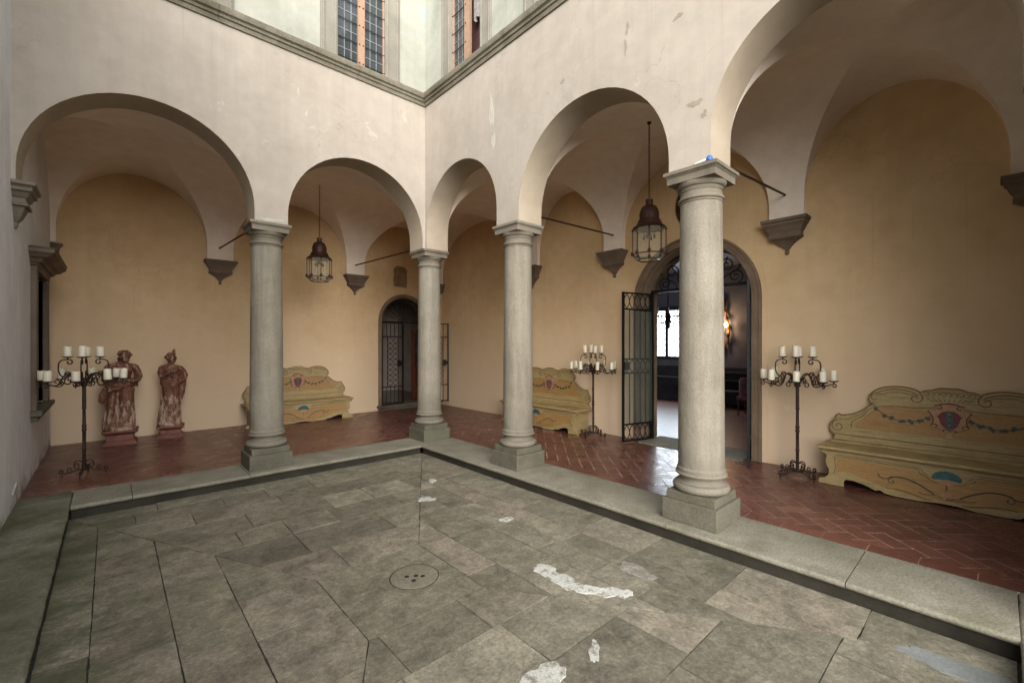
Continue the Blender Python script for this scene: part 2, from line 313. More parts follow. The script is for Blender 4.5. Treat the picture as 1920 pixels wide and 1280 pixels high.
# ------------------------------------------------------------ mesh builder
class MB:
    def __init__(s): s.v = []; s.f = []; s.m = []; s.t = []; s.mi = 0; s.tone = None; s.T = None
    def P(s, p): 
        s.v.append(tuple(s.T(*p)) if s.T else tuple(p)); return len(s.v) - 1
    def F(s, idx): s.f.append(tuple(idx)); s.m.append(s.mi); s.t.append(s.tone)
    def poly(s, pts): s.F([s.P(p) for p in pts])
    def box(s, x0, x1, y0, y1, z0, z1):
        a = [s.P(p) for p in ((x0,y0,z0),(x1,y0,z0),(x1,y1,z0),(x0,y1,z0),(x0,y0,z1),(x1,y0,z1),(x1,y1,z1),(x0,y1,z1))]
        for q in ((0,3,2,1),(4,5,6,7),(0,1,5,4),(1,2,6,5),(2,3,7,6),(3,0,4,7)): s.F([a[i] for i in q])
    def prism(s, pts, a, b, axis=1):
        """2D outline pts (u,z) extruded between depth a and b (or plan outline between z a,b for axis=2)"""
        mk = (lambda u, z, d: (u, d, z)) if axis == 1 else (lambda u, z, d: (u, z, d))
        A = [s.P(mk(u, z, a)) for u, z in pts]; B = [s.P(mk(u, z, b)) for u, z in pts]
        s.F(A[::-1]); s.F(B)
        n = len(pts)
        for i in range(n): s.F((A[i], A[(i+1) % n], B[(i+1) % n], B[i]))
    def lathe(s, prof, seg=24, c=(0, 0), caps=True, phase=0.0):
        rings = []
        for r, z in prof:
            rings.append([s.P((c[0] + r * math.cos(2*PI*k/seg + phase), c[1] + r * math.sin(2*PI*k/seg + phase), z)) for k in range(seg)])
        for a, b in zip(rings, rings[1:]):
            for k in range(seg): s.F((a[k], a[(k+1) % seg], b[(k+1) % seg], b[k]))
        if caps: s.F(rings[0][::-1]); s.F(rings[-1])
    def rects(s, prof, seg_d=True, c=(0, 0)):
        """stack of rectangles: prof = (hx, y0, y1, z)"""
        rings = [[s.P((c[0]-h, c[1]+y0, z)), s.P((c[0]+h, c[1]+y0, z)), s.P((c[0]+h, c[1]+y1, z)), s.P((c[0]-h, c[1]+y1, z))] and None or (h, y0, y1, z) for h, y0, y1, z in prof]
        R_ = []
        for h, y0, y1, z in rings:
            R_.append([s.P((c[0]-h, c[1]+y0, z)), s.P((c[0]+h, c[1]+y0, z)), s.P((c[0]+h, c[1]+y1, z)), s.P((c[0]-h, c[1]+y1, z))])
        for a, b in zip(R_, R_[1:]):
            for k in range(4): s.F((a[k], a[(k+1) % 4], b[(k+1) % 4], b[k]))
        s.F(R_[0][::-1]); s.F(R_[-1])
    def tube(s, pts, r, seg=6, closed=False, flat=1.0):
        pts = [Vector(p) for p in pts]; n = len(pts)
        if n < 2: return
        rr = r if isinstance(r, (list, tuple)) else [r] * n
        up = None; rings = []
        for i, p in enumerate(pts):
            if closed: d = pts[(i+1) % n] - pts[i-1]
            else: d = pts[min(i+1, n-1)] - pts[max(i-1, 0)]
            if d.length < 1e-9: d = Vector((0, 0, 1))
            d.normalize()
            if up is None:
                up = Vector((0, 0, 1)) if abs(d.z) < 0.9 else Vector((1, 0, 0))
            up = (up - d * up.dot(d))
            if up.length < 1e-6: up = d.orthogonal()
            up.normalize(); sd_ = d.cross(up)
            rings.append([s.P(p + (up * math.cos(2*PI*k/seg) + sd_ * math.sin(2*PI*k/seg) * flat) * rr[i]) for k in range(seg)])
        m = n if closed else n - 1
        for i in range(m):
            a, b = rings[i], rings[(i+1) % n]
            for k in range(seg): s.F((a[k], a[(k+1) % seg], b[(k+1) % seg], b[k]))
        if not closed: s.F(rings[0][::-1]); s.F(rings[-1])
    def ball(s, c, r, seg=10, rings=7, sc=(1, 1, 1)):
        top = s.P((c[0], c[1], c[2] + r*sc[2])); bot = s.P((c[0], c[1], c[2] - r*sc[2])); L = []
        for i in range(1, rings):
            t = PI * i / rings
            L.append([s.P((c[0] + r*sc[0]*math.sin(t)*math.cos(2*PI*k/seg), c[1] + r*sc[1]*math.sin(t)*math.sin(2*PI*k/seg), c[2] + r*sc[2]*math.cos(t))) for k in range(seg)])
        for k in range(seg):
            s.F((top, L[0][k], L[0][(k+1) % seg])); s.F((bot, L[-1][(k+1) % seg], L[-1][k]))
        for a, b in zip(L, L[1:]):
            for k in range(seg): s.F((a[k], b[k], b[(k+1) % seg], a[(k+1) % seg]))
    def build(s, name, mats, parent=None, smooth=0.6, bevel=0, fix=True, loc=None, rotz=0, seg=2, merge=False):
        me = bpy.data.meshes.new(name)
        me.from_pydata(s.v, [], s.f)
        if not isinstance(mats, (list, tuple)): mats = [mats]
        for m in mats: me.materials.append(m)
        me.polygons.foreach_set('material_index', s.m)
        if any(t is not None for t in s.t):
            at = me.color_attributes.new('tone', 'FLOAT_COLOR', 'CORNER')
            data = []
            for p in me.polygons:
                t = s.t[p.index]; t = 0.5 if t is None else t
                data.extend([t, t, t, 1.0] * p.loop_total)
            at.data.foreach_set('color', data)
        if fix:
            bm = bmesh.new(); bm.from_mesh(me)
            bmesh.ops.recalc_face_normals(bm, faces=bm.faces); bm.to_mesh(me); bm.free()
        if merge:
            bm = bmesh.new(); bm.from_mesh(me); bmesh.ops.remove_doubles(bm, verts=bm.verts, dist=0.0003); bm.to_mesh(me); bm.free()
        if smooth:
            me.shade_smooth(); me.set_sharp_from_angle(angle=smooth)
        o = bpy.data.objects.new(name, me); bpy.context.collection.objects.link(o)
        if bevel:
            bv = o.modifiers.new('bevel', 'BEVEL'); bv.width = bevel; bv.segments = seg; bv.limit_method = 'ANGLE'; bv.angle_limit = R(40)
        if parent: o.parent = parent
        if loc: o.location = loc
        if rotz: o.rotation_euler.z = rotz
        return o
def tag(o, label, cat, group=None):
    o['label'] = label; o['category'] = cat
    if group: o['group'] = group
    return o
def struct(o, stuff=False):
    o['kind'] = 'structure'; return o
def thing(name, label, cat, loc=(0, 0, 0), rotz=0, group=None):
    o = bpy.data.objects.new(name, None); bpy.context.collection.objects.link(o)
    o.empty_display_size = 0.1; o.location = loc; o.rotation_euler = (0, 0, rotz)
    return tag(o, label, cat, group)
def dup(root, loc, rotz, label=None):
    def cp(o, par):
        c = o.copy(); bpy.context.collection.objects.link(c)
        if par: c.parent = par
        for ch in list(o.children): cp(ch, c)
        return c
    r = cp(root, None); r.location = loc; r.rotation_euler = (0, 0, rotz)
    if label: r['label'] = label
    return r
def project(x, y, z):
    Xr = (math.sin(YAW), math.cos(YAW)); Yr = (-math.cos(YAW), math.sin(YAW))
    dx, dy = x - CAMX, y - CAMY
    r = dx*Xr[0] + dy*Yr[0]; v = dx*Xr[1] + dy*Yr[1]
    return 960 + FPX * r / v, HORY - FPX * (z - CAMZ) / v
def spiral(cx, cz, r0, r1, a0, a1, n=18):
    return [(cx + (r0 + (r1-r0)*t) * math.cos(a0 + (a1-a0)*t), cz + (r0 + (r1-r0)*t) * math.sin(a0 + (a1-a0)*t)) for t in [i/(n-1) for i in range(n)]]
def bez(p0, p1, p2, p3, n=12):
    out = []
    for i in range(n):
        t = i/(n-1); a = (1-t)**3; b = 3*(1-t)**2*t; c = 3*(1-t)*t*t; d = t**3
        out.append(tuple(a*p0[k] + b*p1[k] + c*p2[k] + d*p3[k] for k in range(len(p0))))
    return out
def blob(cx, cy, rx, ry, n=28, seed=0, rough=0.3, rot=0):
    g = random.Random(seed); ph = [g.uniform(0, 6.28) for _ in range(6)]
    out = []
    for i in range(n):
        a = 2*PI*i/n
        k = 1 + rough * (0.5*math.sin(2*a+ph[0]) + 0.35*math.sin(3*a+ph[1]) + 0.3*math.sin(5*a+ph[2]) + 0.2*math.sin(9*a+ph[3])) + g.uniform(-.06, .06)
        x, y = rx*k*math.cos(a), ry*k*math.sin(a)
        out.append((cx + x*math.cos(rot) - y*math.sin(rot), cy + x*math.sin(rot) + y*math.cos(rot)))
    return out

# frames: left gallery (u = x, depth = y), right gallery (u = y, depth = x)
TL = lambda u, d, z: (u, d, z)
TR = lambda u, d, z: (d, u, z)

# ------------------------------------------------------------ dimensions
FO, FI = -0.20, 0.20            # arcade outer / inner face
WL, WR = 3.41, 2.466            # back walls
XW, YW = -4.60, -6.68           # left wall, near wall line
YG = -8.0                       # far end of the right gallery, beyond the frame
ZC = 3.08                       # top of abacus / springing
ZK = -0.13                      # court level
ZT = 5.33                       # underside of string cornice
ZTOP = 8.35

# ------------------------------------------------------------ arcade walls (with arched openings)
def arch_line(u0, u1, openings, zb, seg=28):
    """lower edge polyline from u0 to u1; openings = (a, b, spring z, zbase)"""
    L = [(u0, zb)]
    for a, b, zs, z0 in sorted(openings):
        c, r = (a+b)/2, (b-a)/2
        L.append((a, zb)) if L[-1][0] < a - 1e-6 else None
        if z0 < zs or z0 != zb: 
            pass
        for i in range(seg+1):
            t = PI - PI*i/seg
            L.append((c + r*math.cos(t), zs + r*math.sin(t)))
        L.append((b, z0))
        if i and abs(z0 - zb) > 1e-6: L.append((b, zb))
    if L[-1][0] < u1 - 1e-6: L.append((u1, zb))
    return L
def arch_wall(mb, u0, u1, d0, d1, ztop, openings, zb=0.0, mis=(0, 1, 2)):
    L = arch_line(u0, u1, openings, zb)
    mf, mi_, ms = mis
    for (a, za), (b, zb_) in zip(L, L[1:]):
        if abs(a-b) > 1e-7:
            mb.mi = mf; mb.poly([(a, d0, za), (b, d0, zb_), (b, d0, ztop), (a, d0, ztop)])
            mb.mi = mi_; mb.poly([(a, d1, za), (a, d1, ztop), (b, d1, ztop), (b, d1, zb_)])
            mb.mi = mf; mb.poly([(a, d0, ztop), (b, d0, ztop), (b, d1, ztop), (a, d1, ztop)])
        if not (abs(a-b) < 1e-7 and abs(za-zb_) < 1e-7):
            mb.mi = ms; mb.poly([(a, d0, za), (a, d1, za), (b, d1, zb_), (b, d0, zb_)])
def grid_wall(mb, u0, u1, d0, d1, z0, z1, holes):
    us = sorted({u0, u1, *[h[0] for h in holes], *[h[1] for h in holes]})
    zs = sorted({z0, z1, *[h[2] for h in holes], *[h[3] for h in holes]})
    for a, b in zip(us, us[1:]):
        for c, d in zip(zs, zs[1:]):
            if any(h[0]-1e-6 <= a and b <= h[1]+1e-6 and h[2]-1e-6 <= c and d <= h[3]+1e-6 for h in holes): continue
            mb.poly([(a, d0, c), (b, d0, c), (b, d0, d), (a, d0, d)])
            mb.poly([(a, d1, c), (a, d1, d), (b, d1, d), (b, d1, c)])
    for h in holes:
        a, b, c, d = h
        mb.poly([(a, d0, c), (a, d1, c), (a, d1, d), (a, d0, d)]); mb.poly([(b, d0, c), (b, d0, d), (b, d1, d), (b, d1, c)])
        mb.poly([(a, d0, c), (b, d0, c), (b, d1, c), (a, d1, c)]); mb.poly([(a, d0, d), (a, d1, d), (b, d1, d), (b, d0, d)])

AR_TOP = 4.20
opL = [(-4.57, -2.605), (-2.225, -0.245)]
opR = [(-6.45, -4.735), (-4.36, -2.385), (-1.965, -0.245)]
def ops_(L): return [(a, b, AR_TOP - (b-a)/2, ZC) for a, b in L]

arcadeL = thing('arcade_wall', 'cream plastered arcade wall with two round arches, on the left with the statues behind it', 'wall', (-2.4, 0, 0))
arcadeR = thing('arcade_wall', 'cream plastered arcade wall with three round arches, on the right before the iron gates', 'wall', (0, -3.3, 0))
def at_zero(o, par):
    """child built in world coordinates under a located parent"""
    o.parent = par; o.location = (o.location[0]-par.location[0], o.location[1]-par.location[1], o.location[2]-par.location[2]); return o
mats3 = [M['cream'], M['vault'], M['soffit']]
mb = MB(); mb.T = TL
arch_wall(mb, XW, 0.2, FO, FI, ZT + 0.10, ops_(opL), ZC)
at_zero(mb.build('lower_wall', mats3, smooth=0.5, fix=False, merge=True), arcadeL)
mb = MB(); mb.T = TR
arch_wall(mb, YG, FO - 0.001, FO, FI, ZT + 0.10, ops_(opR), ZC)
at_zero(mb.build('lower_wall', mats3, smooth=0.5, fix=False, merge=True), arcadeR)
# vertical reveals of stilted part are inside arch_line

# string cornice
def cornice(T, u0, u1, par, mit):
    mb = MB(); mb.T = T
    prof = [(0.0, 0.0), (-0.02, 0.0), (-0.028, 0.05), (-0.045, 0.055), (-0.05, 0.085), (-0.075, 0.10), (-0.085, 0.135), (-0.085, 0.165), (-0.06, 0.185), (0.0, 0.205)]
    g = random.Random(int(abs(u0)*10)); us = [u0]
    while us[-1] < u1 - 1.0: us.append(us[-1] + g.uniform(0.55, 0.95))
    us.append(u1)
    for i, (a, b) in enumerate(zip(us, us[1:])):
        aa = a + 0.002; last = (i == len(us)-2)
        A = [mb.P((aa, FO + d, ZT + z)) for d, z in prof]
        B = [mb.P(((FO + d if last and mit else b - 0.002), FO + d, ZT + z)) for d, z in prof]
        for k in range(len(prof)-1): mb.F((A[k], B[k], B[k+1], A[k+1]))
        mb.F(A); mb.F(B[::-1])
    at_zero(mb.build('cornice', M['cornice'], smooth=0.5, fix=True), par)
cornice(TL, XW, FO, arcadeL, True)
cornice(TR, YG, FO, arcadeR, True)

# upper walls with windows
UW = -0.17   # outer face of upper wall
holesL = [(-1.60, -0.86, 5.5, 8.0), (-3.78, -3.04, 5.5, 8.0)]
holesR = [(-1.62, -0.88, 5.5, 8.0), (-3.42, -2.68, 5.5, 8.0), (-5.42, -4.68, 5.5, 8.0)]
mb = MB(); mb.T = TL; grid_wall(mb, XW, 0.2, UW, 0.18, ZT + 0.15, ZTOP, holesL)
at_zero(mb.build('upper_wall', M['pale'], smooth=0, fix=False), arcadeL)
mb = MB(); mb.T = TR; grid_wall(mb, YG, UW - 0.001, UW, 0.18, ZT + 0.15, ZTOP, holesR)
at_zero(mb.build('upper_wall', M['pale'], smooth=0, fix=False), arcadeR)

def window(T, par, a, b, open_right=False):
    z0, z1 = ZT + 0.18, 8.0
    w = MB(); w.T = T
    fw = 0.215
    # stone surround: jambs and lintel with an inner fillet
    for (p, q) in ((a - fw, a + 0.015), (b - 0.015, b + fw)):
        w.box(p, q, UW - 0.028, UW + 0.12, z0, z1 + 0.2)
    w.box(a - fw, b + fw, UW - 0.031, UW + 0.12, z1 - 0.01, z1 + 0.22)
    for (p, q) in ((a - fw + 0.02, a - fw + 0.05), (b + fw - 0.05, b + fw - 0.02), (a - 0.03, a - 0.004), (b + 0.004, b + 0.03)):
        w.box(p, q, UW - 0.042, UW - 0.02, z0, z1)
    win = w.build('window', M['winstone'], smooth=0, bevel=0.006)
    at_zero(win, par)
    base = par.location
    # sash
    s = MB(); s.T = T; mid = (a+b)/2
    d0, d1 = UW + 0.02, UW + 0.07
    fr = 0.035
    s.box(a, a+fr, d0, d1, z0, z1); s.box(b-fr, b, d0, d1, z0, z1)
    s.box(mid-0.045, mid+0.045, d0-0.004, d1+0.004, z0, z1)
    for p in (mid-0.052, mid+0.044): s.box(p, p+0.008, d0-0.010, d1, z0, z1)
    for z in (z0, z0 + 1.35, z1-0.06): s.box(a+fr, mid-0.046, d0+0.004, d1-0.004, z, z+0.06); s.box(mid+0.046, b-fr, d0+0.004, d1-0.004, z, z+0.06)
    so = s.build('sash', M['woodsash'], smooth=0, bevel=0.004); so.parent = win
    sides = [(a+fr, mid-0.045), (mid+0.045, b-fr)]
    c = MB(); c.T = T; br = MB(); br.T = T; gl = MB(); gl.T = T
    for k, (p, q) in enumerate(sides):
        if open_right and k == 0: continue
        dm = (d0+d1)/2
        for j in (1, 2): 
            u = p + (q-p)*j/3; c.box(u-0.004, u+0.004, dm-0.006, dm+0.006, z0, z1-0.02)
        z = z0 + 0.10; j = 0
        while z < z1 - 0.1:
            if j % 2: c.box(p, q, dm-0.0065, dm+0.0065, z-0.004, z+0.004)
            else:
                br.tube([(p-0.02, dm-0.02, z), (q+0.02, dm-0.02, z)], 0.006, 6)
                for e in (p-0.018, q+0.018): br.ball((e, dm-0.028, z), 0.012, 6, 4)
            z += 0.135; j += 1
        gl.poly([(p, dm, z0), (q, dm, z0), (q, dm, z1-0.02), (p, dm, z1-0.02)])
    for nm, m_, mt in (('glazing_bars', c, M['lead']), ('iron_bars', br, M['iron']), ('pane', gl, M['winglass'])):
        o = m_.build(nm, mt, smooth=0.5); o.parent = win
    # curtain behind the glass
    cu = MB(); cu.T = T
    def drape(p, q, za, zb, n=26, dep=0.16, sl=0.0):
        prev = None
        for i in range(n+1):
            t = i/n; u = p + (q-p)*t; d = UW + dep + 0.022*math.sin(t*n*1.15) + 0.01*math.sin(t*7)
            zz = zb + sl*t + 0.02*math.sin(t*19)
            cur = (cu.P((u, d, za)), cu.P((u, d, zz)))
            if prev: cu.F((prev[0], cur[0], cur[1], prev[1]))
            prev = cur
    if open_right: drape(a+0.02, mid, z1, z0 + 0.72)
    else:
        drape(a, mid-0.08, z1, z0 + 0.30, sl=0.35); drape(mid+0.1, b, z1, z0 + 1.0, sl=-0.1)
    o = cu.build('curtain', simple('lace', (0.28, 0.26, 0.24), 0.9) if open_right else M['curtain'], smooth=1.2); o.parent = win
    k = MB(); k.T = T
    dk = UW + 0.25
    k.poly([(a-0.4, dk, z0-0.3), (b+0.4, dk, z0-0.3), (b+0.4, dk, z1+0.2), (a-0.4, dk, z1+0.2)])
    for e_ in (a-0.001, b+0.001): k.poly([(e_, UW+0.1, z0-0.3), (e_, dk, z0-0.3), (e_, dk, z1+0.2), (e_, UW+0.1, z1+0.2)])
    o = k.build('dark_backing', M['black'] if not open_right else simple('maroon_backing', (0.11, 0.05, 0.045), 0.7), smooth=0); o.parent = win  # dark sheet standing in for the unlit room behind the window
for i, h in enumerate(holesL): window(TL, arcadeL, h[0], h[1])
for i, h in enumerate(holesR): window(TR, arcadeR, h[0], h[1], open_right=(i == 0))

# peeled plaster patches on the arcade walls
def patches(T, par, items, mat, d):
    for (u, z, ru, rz, sd_) in items:
        p = MB(); p.T = T
        p.prism(blob(u, z, ru, rz, 34, sd_, 0.55), d - 0.0022, d + 0.004)
        at_zero(p.build('plaster_patch', mat, smooth=0), par)
M['peel'] = plaster('peeled_plaster', (0.44, 0.42, 0.36), (0.35, 0.33, 0.27), (0.49, 0.47, 0.41), streak=0.1)
M['peel2'] = plaster('bare_plaster', (0.29, 0.25, 0.195), (0.22, 0.19, 0.14), (0.35, 0.31, 0.25), streak=0.1)
patches(TR, arcadeR, [(-1.86, 4.62, 0.035, 0.22, 3), (-1.90, 4.22, 0.03, 0.10, 4)], M['peel'], FO)
patches(TR, arcadeR, [(-3.93, 4.62, 0.022, 0.05, 5), (-3.91, 4.45, 0.02, 0.06, 6), (-4.6, 3.62, 0.05, 0.03, 8), (-4.68, 3.5, 0.02, 0.03, 9), (-3.10, 4.47, 0.03, 0.02, 10), (-4.45, 4.45, 0.04, 0.02, 11), (-4.42, 4.72, 0.03, 0.015, 12)], M['peel2'], FO)
patches(TL, arcadeL, [(-2.10, 4.86, 0.012, 0.07, 13), (-2.0, 4.6, 0.01, 0.05, 14), (-2.42, 3.12, 0.12, 0.02, 15)], M['peel'], FO)

# ------------------------------------------------------------ left wall, near wall
leftw = thing('courtyard_wall', 'tall pale grey plaster wall at the far left, green with damp at its foot', 'wall', (XW, -3, 0))
mb = MB(); grid = MB(); grid.T = lambda u, d, z: (d, u, z)
grid_wall(grid, YW, WL + 0.02, XW, XW - 0.35, ZK - 0.1, 6.4, [(1.32, 2.38, 0.78, 2.42)])
at_zero(grid.build('wall_face', M['greywall'], smooth=0, fix=False), leftw)
nearw = thing('courtyard_wall', 'plaster wall closing the right gallery at its near end', 'wall', (1, YW, 0))
g2 = MB(); g2.box(FO, WR + 0.5, YG - 0.3, YG, ZK - 0.1, ZTOP); g2.box(FO + 0.003, FI - 0.003, YG, YW, ZK - 0.1, 5.3)
at_zero(g2.build('wall_face', M['pale'], smooth=0), nearw)
# niche window on the left wall (stone aedicule)
nw = MB()
for (a, b) in ((1.14, 1.32), (2.38, 2.56)): nw.box(XW - 0.18, XW + 0.05, a, b, 0.78, 2.42)
nw.box(XW - 0.18, XW + 0.055, 1.14, 2.56, 2.42, 2.47)
niche = nw.build('window', M['serena'], smooth=0, bevel=0.008); at_zero(niche, leftw)
h = MB(); prof = [(0.05, 2.47), (0.07, 2.50), (0.09, 2.505), (0.11, 2.54), (0.15, 2.555), (0.19, 2.60), (0.205, 2.605), (0.205, 2.64), (0.22, 2.66), (0.0, 2.70)]
rg = []
for d, z in prof: rg.append([h.P((XW - 0.1, 1.14 - d + 0.03, z)), h.P((XW + d, 1.14 - d + 0.03, z)), h.P((XW + d, 2.56 + d - 0.03, z)), h.P((XW - 0.1, 2.56 + d - 0.03, z))])
for a, b in zip(rg, rg[1:]):
    for k in range(4): h.F((a[k], a[(k+1)%4], b[(k+1)%4], b[k]))
h.F(rg[0][::-1]); h.F(rg[-1])
o = h.build('hood', M['serena'], smooth=0.4); o.parent = niche
s = MB(); s.box(XW - 0.18, XW + 0.10, 1.08, 2.62, 0.72, 0.78); s.box(XW - 0.18, XW + 0.06, 1.12, 2.58, 0.66, 0.72)
o = s.build('sill', M['plinth'], smooth=0, bevel=0.01); o.parent = niche
s = MB(); s.box(XW - 0.16, XW - 0.12, 1.32, 2.38, 0.78, 2.42)
s.box(XW - 0.12, XW - 0.10, 1.82, 1.87, 0.78, 2.42)
for z in (1.2, 1.6, 2.0): s.box(XW - 0.12, XW - 0.105, 1.32, 2.38, z, z+0.03)
o = s.build('dark_backing', M['wainscot'], smooth=0); o.parent = niche
# chipped plaster at foot of left wall
p = MB(); p.T = lambda u, d, z: (XW + d, u, z)
p.prism(blob(0.02, 0.16, 0.10, 0.05, 24, 21, 0.5), -0.01, 0.012); at_zero(p.build('plaster_patch', M['peel'], smooth=0), leftw)

# ------------------------------------------------------------ back walls of the galleries
backL = thing('gallery_wall', 'ochre plastered gallery wall behind the statues and the fan-lit door', 'wall', (-1, WL, 0))
backR = thing('gallery_wall', 'ochre plastered gallery wall on the right with the tall arched iron-gated doorway', 'wall', (WR, -2.5, 0))
DLc, DLr, DLs = 1.40, 0.60, 2.09       # left door
DRc, DRr, DRs = -3.29, 0.76, 2.20      # right door
# segmental cut-outs below arch: wall from floor, z base of opening 0.12 / 0
def wall_door(T, u0, u1, d0, d1, c, r, s, zb, zdoor, par):
    mb = MB(); mb.T = T
    L = [(u0, zb), (c - r, zb)]
    for i in range(33):
        t = PI - PI*i/32; L.append((c + r*math.cos(t), s + r*math.sin(t)))
    L += [(c + r, zb), (u1, zb)]
    zt = 4.75
    for (a, za), (b, zb_) in zip(L, L[1:]):
        if abs(a-b) > 1e-7:
            mb.mi = 0; mb.poly([(a, d0, za), (b, d0, zb_), (b, d0, zt), (a, d0, zt)])
            mb.mi = 1; mb.poly([(a, d1, za), (b, d1, zb_), (b, d1, zt), (a, d1, zt)])
        if L.index((a, za)) not in (0, len(L)-2):
            mb.mi = 2; mb.poly([(a, d0, za), (a, d1, za), (b, d1, zb_), (b, d0, zb_)])
    at_zero(mb.build('wall_face', [M['ochre'], M['room'], M['doorstone']], smooth=0, fix=False), par)
wall_door(TL, XW - 0.1, WR + 0.1, WL, WL + 0.40, DLc, DLr, DLs, -0.1, 0.12, backL)
wall_door(TR, YG - 0.1, WL + 0.3, WR, WR + 0.48, DRc, DRr + 0.12, DRs, -0.1, 0.0, backR)

def arch_band(mb, c, s, zb, prof, seg=40):
    """moulding swept along jamb-arch-jamb; prof = (radius, depth) closed outline"""
    rings = []
    def ring(ang, straight=None):
        if straight is None: return [mb.P((c + r*math.cos(ang), d, s + r*math.sin(ang))) for r, d in prof]
        sg, z = straight; return [mb.P((c + sg*r, d, z)) for r, d in prof]
    rings.append(ring(0, (-1, zb)))
    for i in range(seg+1): rings.append(ring(PI - PI*i/seg))
    rings.append(ring(0, (1, zb)))
    n = len(prof)
    for a, b in zip(rings, rings[1:]):
        for k in range(n): mb.F((a[k], a[(k+1)%n], b[(k+1)%n], b[k]))
    mb.F(rings[0]); mb.F(rings[-1][::-1])
# right doorway
mb = MB(); mb.T = TR
arch_band(mb, DRc, DRs, 0.0, [(DRr+0.058, WR+0.46), (DRr+0.058, WR+0.30), (DRr+0.05, WR+0.28), (DRr+0.05, WR+0.16), (DRr+0.058, WR+0.14), (DRr+0.06, WR+0.05), (DRr+0.075, WR+0.03), (DRr+0.078, WR-0.025), (DRr+0.115, WR-0.03), (DRr+0.12, WR-0.018), (DRr+0.165, WR-0.022), (DRr+0.17, WR-0.04), (DRr+0.198, WR-0.04), (DRr+0.20, WR+0.02), (DRr+0.13, WR+0.47)])
doorR = mb.build('doorway', M['doorstone'], smooth=0.4); at_zero(doorR, backR)
mb = MB(); mb.T = TR
arch_band(mb, DRc, DRs, 0.0, [(DRr+0.202, WR+0.01), (DRr+0.202, WR-0.012), (DRr+0.265, WR-0.012), (DRr+0.265, WR+0.01)])
o = mb.build('plaster_band', M['ochre'], smooth=0.4); at_zero(o, backR)
mb = MB(); mb.T = TR
mb.box(DRc - DRr - 0.02, DRc + DRr + 0.02, WR - 0.20, WR + 0.50, -0.05, 0.012)
at_zero(mb.build('threshold', M['kerb'], smooth=0, bevel=0.006), backR)
# left doorway
mb = MB(); mb.T = TL
arch_band(mb, DLc, DLs, 0.10, [(DLr-0.01, WL+0.36), (DLr-0.01, WL-0.01), (DLr+0.02, WL-0.03), (DLr+0.07, WL-0.035), (DLr+0.08, WL-0.015), (DLr+0.08, WL+0.02), (DLr+0.03, WL+0.36)])
doorL = mb.build('doorway', M['doorstone'], smooth=0.4); at_zero(doorL, backL)
mb = MB(); mb.T = TL
mb.box(DLc - DLr - 0.12, WR - 0.02, WL - 0.10, WL + 0.42, 0.06, 0.115); mb.box(DLc - DLr - 0.08, WR - 0.05, WL - 0.05, WL + 0.4, -0.05, 0.06)
at_zero(mb.build('threshold', M['plinth'], smooth=0, bevel=0.012), backL)

# corbels: profile half-width, depth, z from top
corb_prof = [(0.255, 0.26, 0.0), (0.255, 0.26, -0.035), (0.235, 0.24, -0.045), (0.232, 0.235, -0.07), (0.215, 0.215, -0.085), (0.20, 0.20, -0.12), (0.185, 0.18, -0.15), (0.172, 0.165, -0.17), (0.172, 0.165, -0.205), (0.178, 0.17, -0.21), (0.178, 0.17, -0.235), (0.14, 0.13, -0.255), (0.095, 0.09, -0.285), (0.055, 0.06, -0.325), (0.025, 0.035, -0.365), (0.018, 0.025, -0.385)]
def corbel(T, uc, wall_d, par, ztop=3.115, mat='serena', side=-1, sc=1.0):
    mb = MB(); mb.T = T
    rings = [[mb.P((uc - w*sc, wall_d - side*0.02, ztop + z*sc)), mb.P((uc + w*sc, wall_d - side*0.02, ztop + z*sc)), mb.P((uc + w*sc, wall_d + side*d*sc*0.8, ztop + z*sc)), mb.P((uc - w*sc, wall_d + side*d*sc*0.8, ztop + z*sc))] for w, d, z in corb_prof]
    for a, b in zip(rings, rings[1:]):
        for k in range(4): mb.F((a[k], a[(k+1)%4], b[(k+1)%4], b[k]))
    mb.F(rings[0]); mb.F(rings[-1][::-1])
    mb.ball((uc, wall_d + side*0.022*sc, ztop - 0.41*sc), 0.026*sc, 10, 7)
    o = mb.build('corbel', M[mat], smooth=0.5); at_zero(o, par); return o
pilL = [(-4.59, 0.12), (-2.41, 0.205), (0.15, 0.205)]
pilR = [(-6.62, 0.19), (-4.55, 0.195), (-1.955, 0.19), (0.03, 0.19)]
for u, w in pilL: corbel(TL, u, WL, backL, 3.10, sc=0.5 if u < -4 else 1.0)
for u, w in pilR: corbel(TR, u, WR, backR, 3.125)
corbel(TL, WR - 0.10, WL, backL, 3.10, sc=0.8)

# wall crest (worn stone relief over the left door) and oval plaque over the right one
crest = MB(); crest.T = TL
pts = [(-0.16, -0.24), (0.16, -0.25), (0.175, -0.1), (0.165, 0.05), (0.18, 0.16), (0.10, 0.24), (0.0, 0.25), (-0.10, 0.25), (-0.17, 0.17), (-0.155, 0.05), (-0.175, -0.1)]
crest.prism([(1.28 + a, 3.19 + b) for a, b in pts], WL + 0.01, WL - 0.035)
for k, (a, b, w, hh) in enumerate([(0, 0.0, 0.085, 0.11), (-0.11, 0.16, 0.04, 0.05), (0.11, 0.16, 0.04, 0.05), (-0.12, -0.18, 0.035, 0.05), (0.12, -0.18, 0.035, 0.05), (0, 0.19, 0.06, 0.035), (0, -0.2, 0.06, 0.03), (0.13, 0.0, 0.02, 0.08), (-0.13, 0.0, 0.02, 0.08)]):
    crest.ball((1.28 + a, WL - 0.035, 3.19 + b), 1, 12, 7, (w, 0.022, hh))
for z in (-0.06, 0.0, 0.06): crest.box(1.22, 1.34, WL - 0.068, WL - 0.05, 3.185 + z, 3.20 + z)
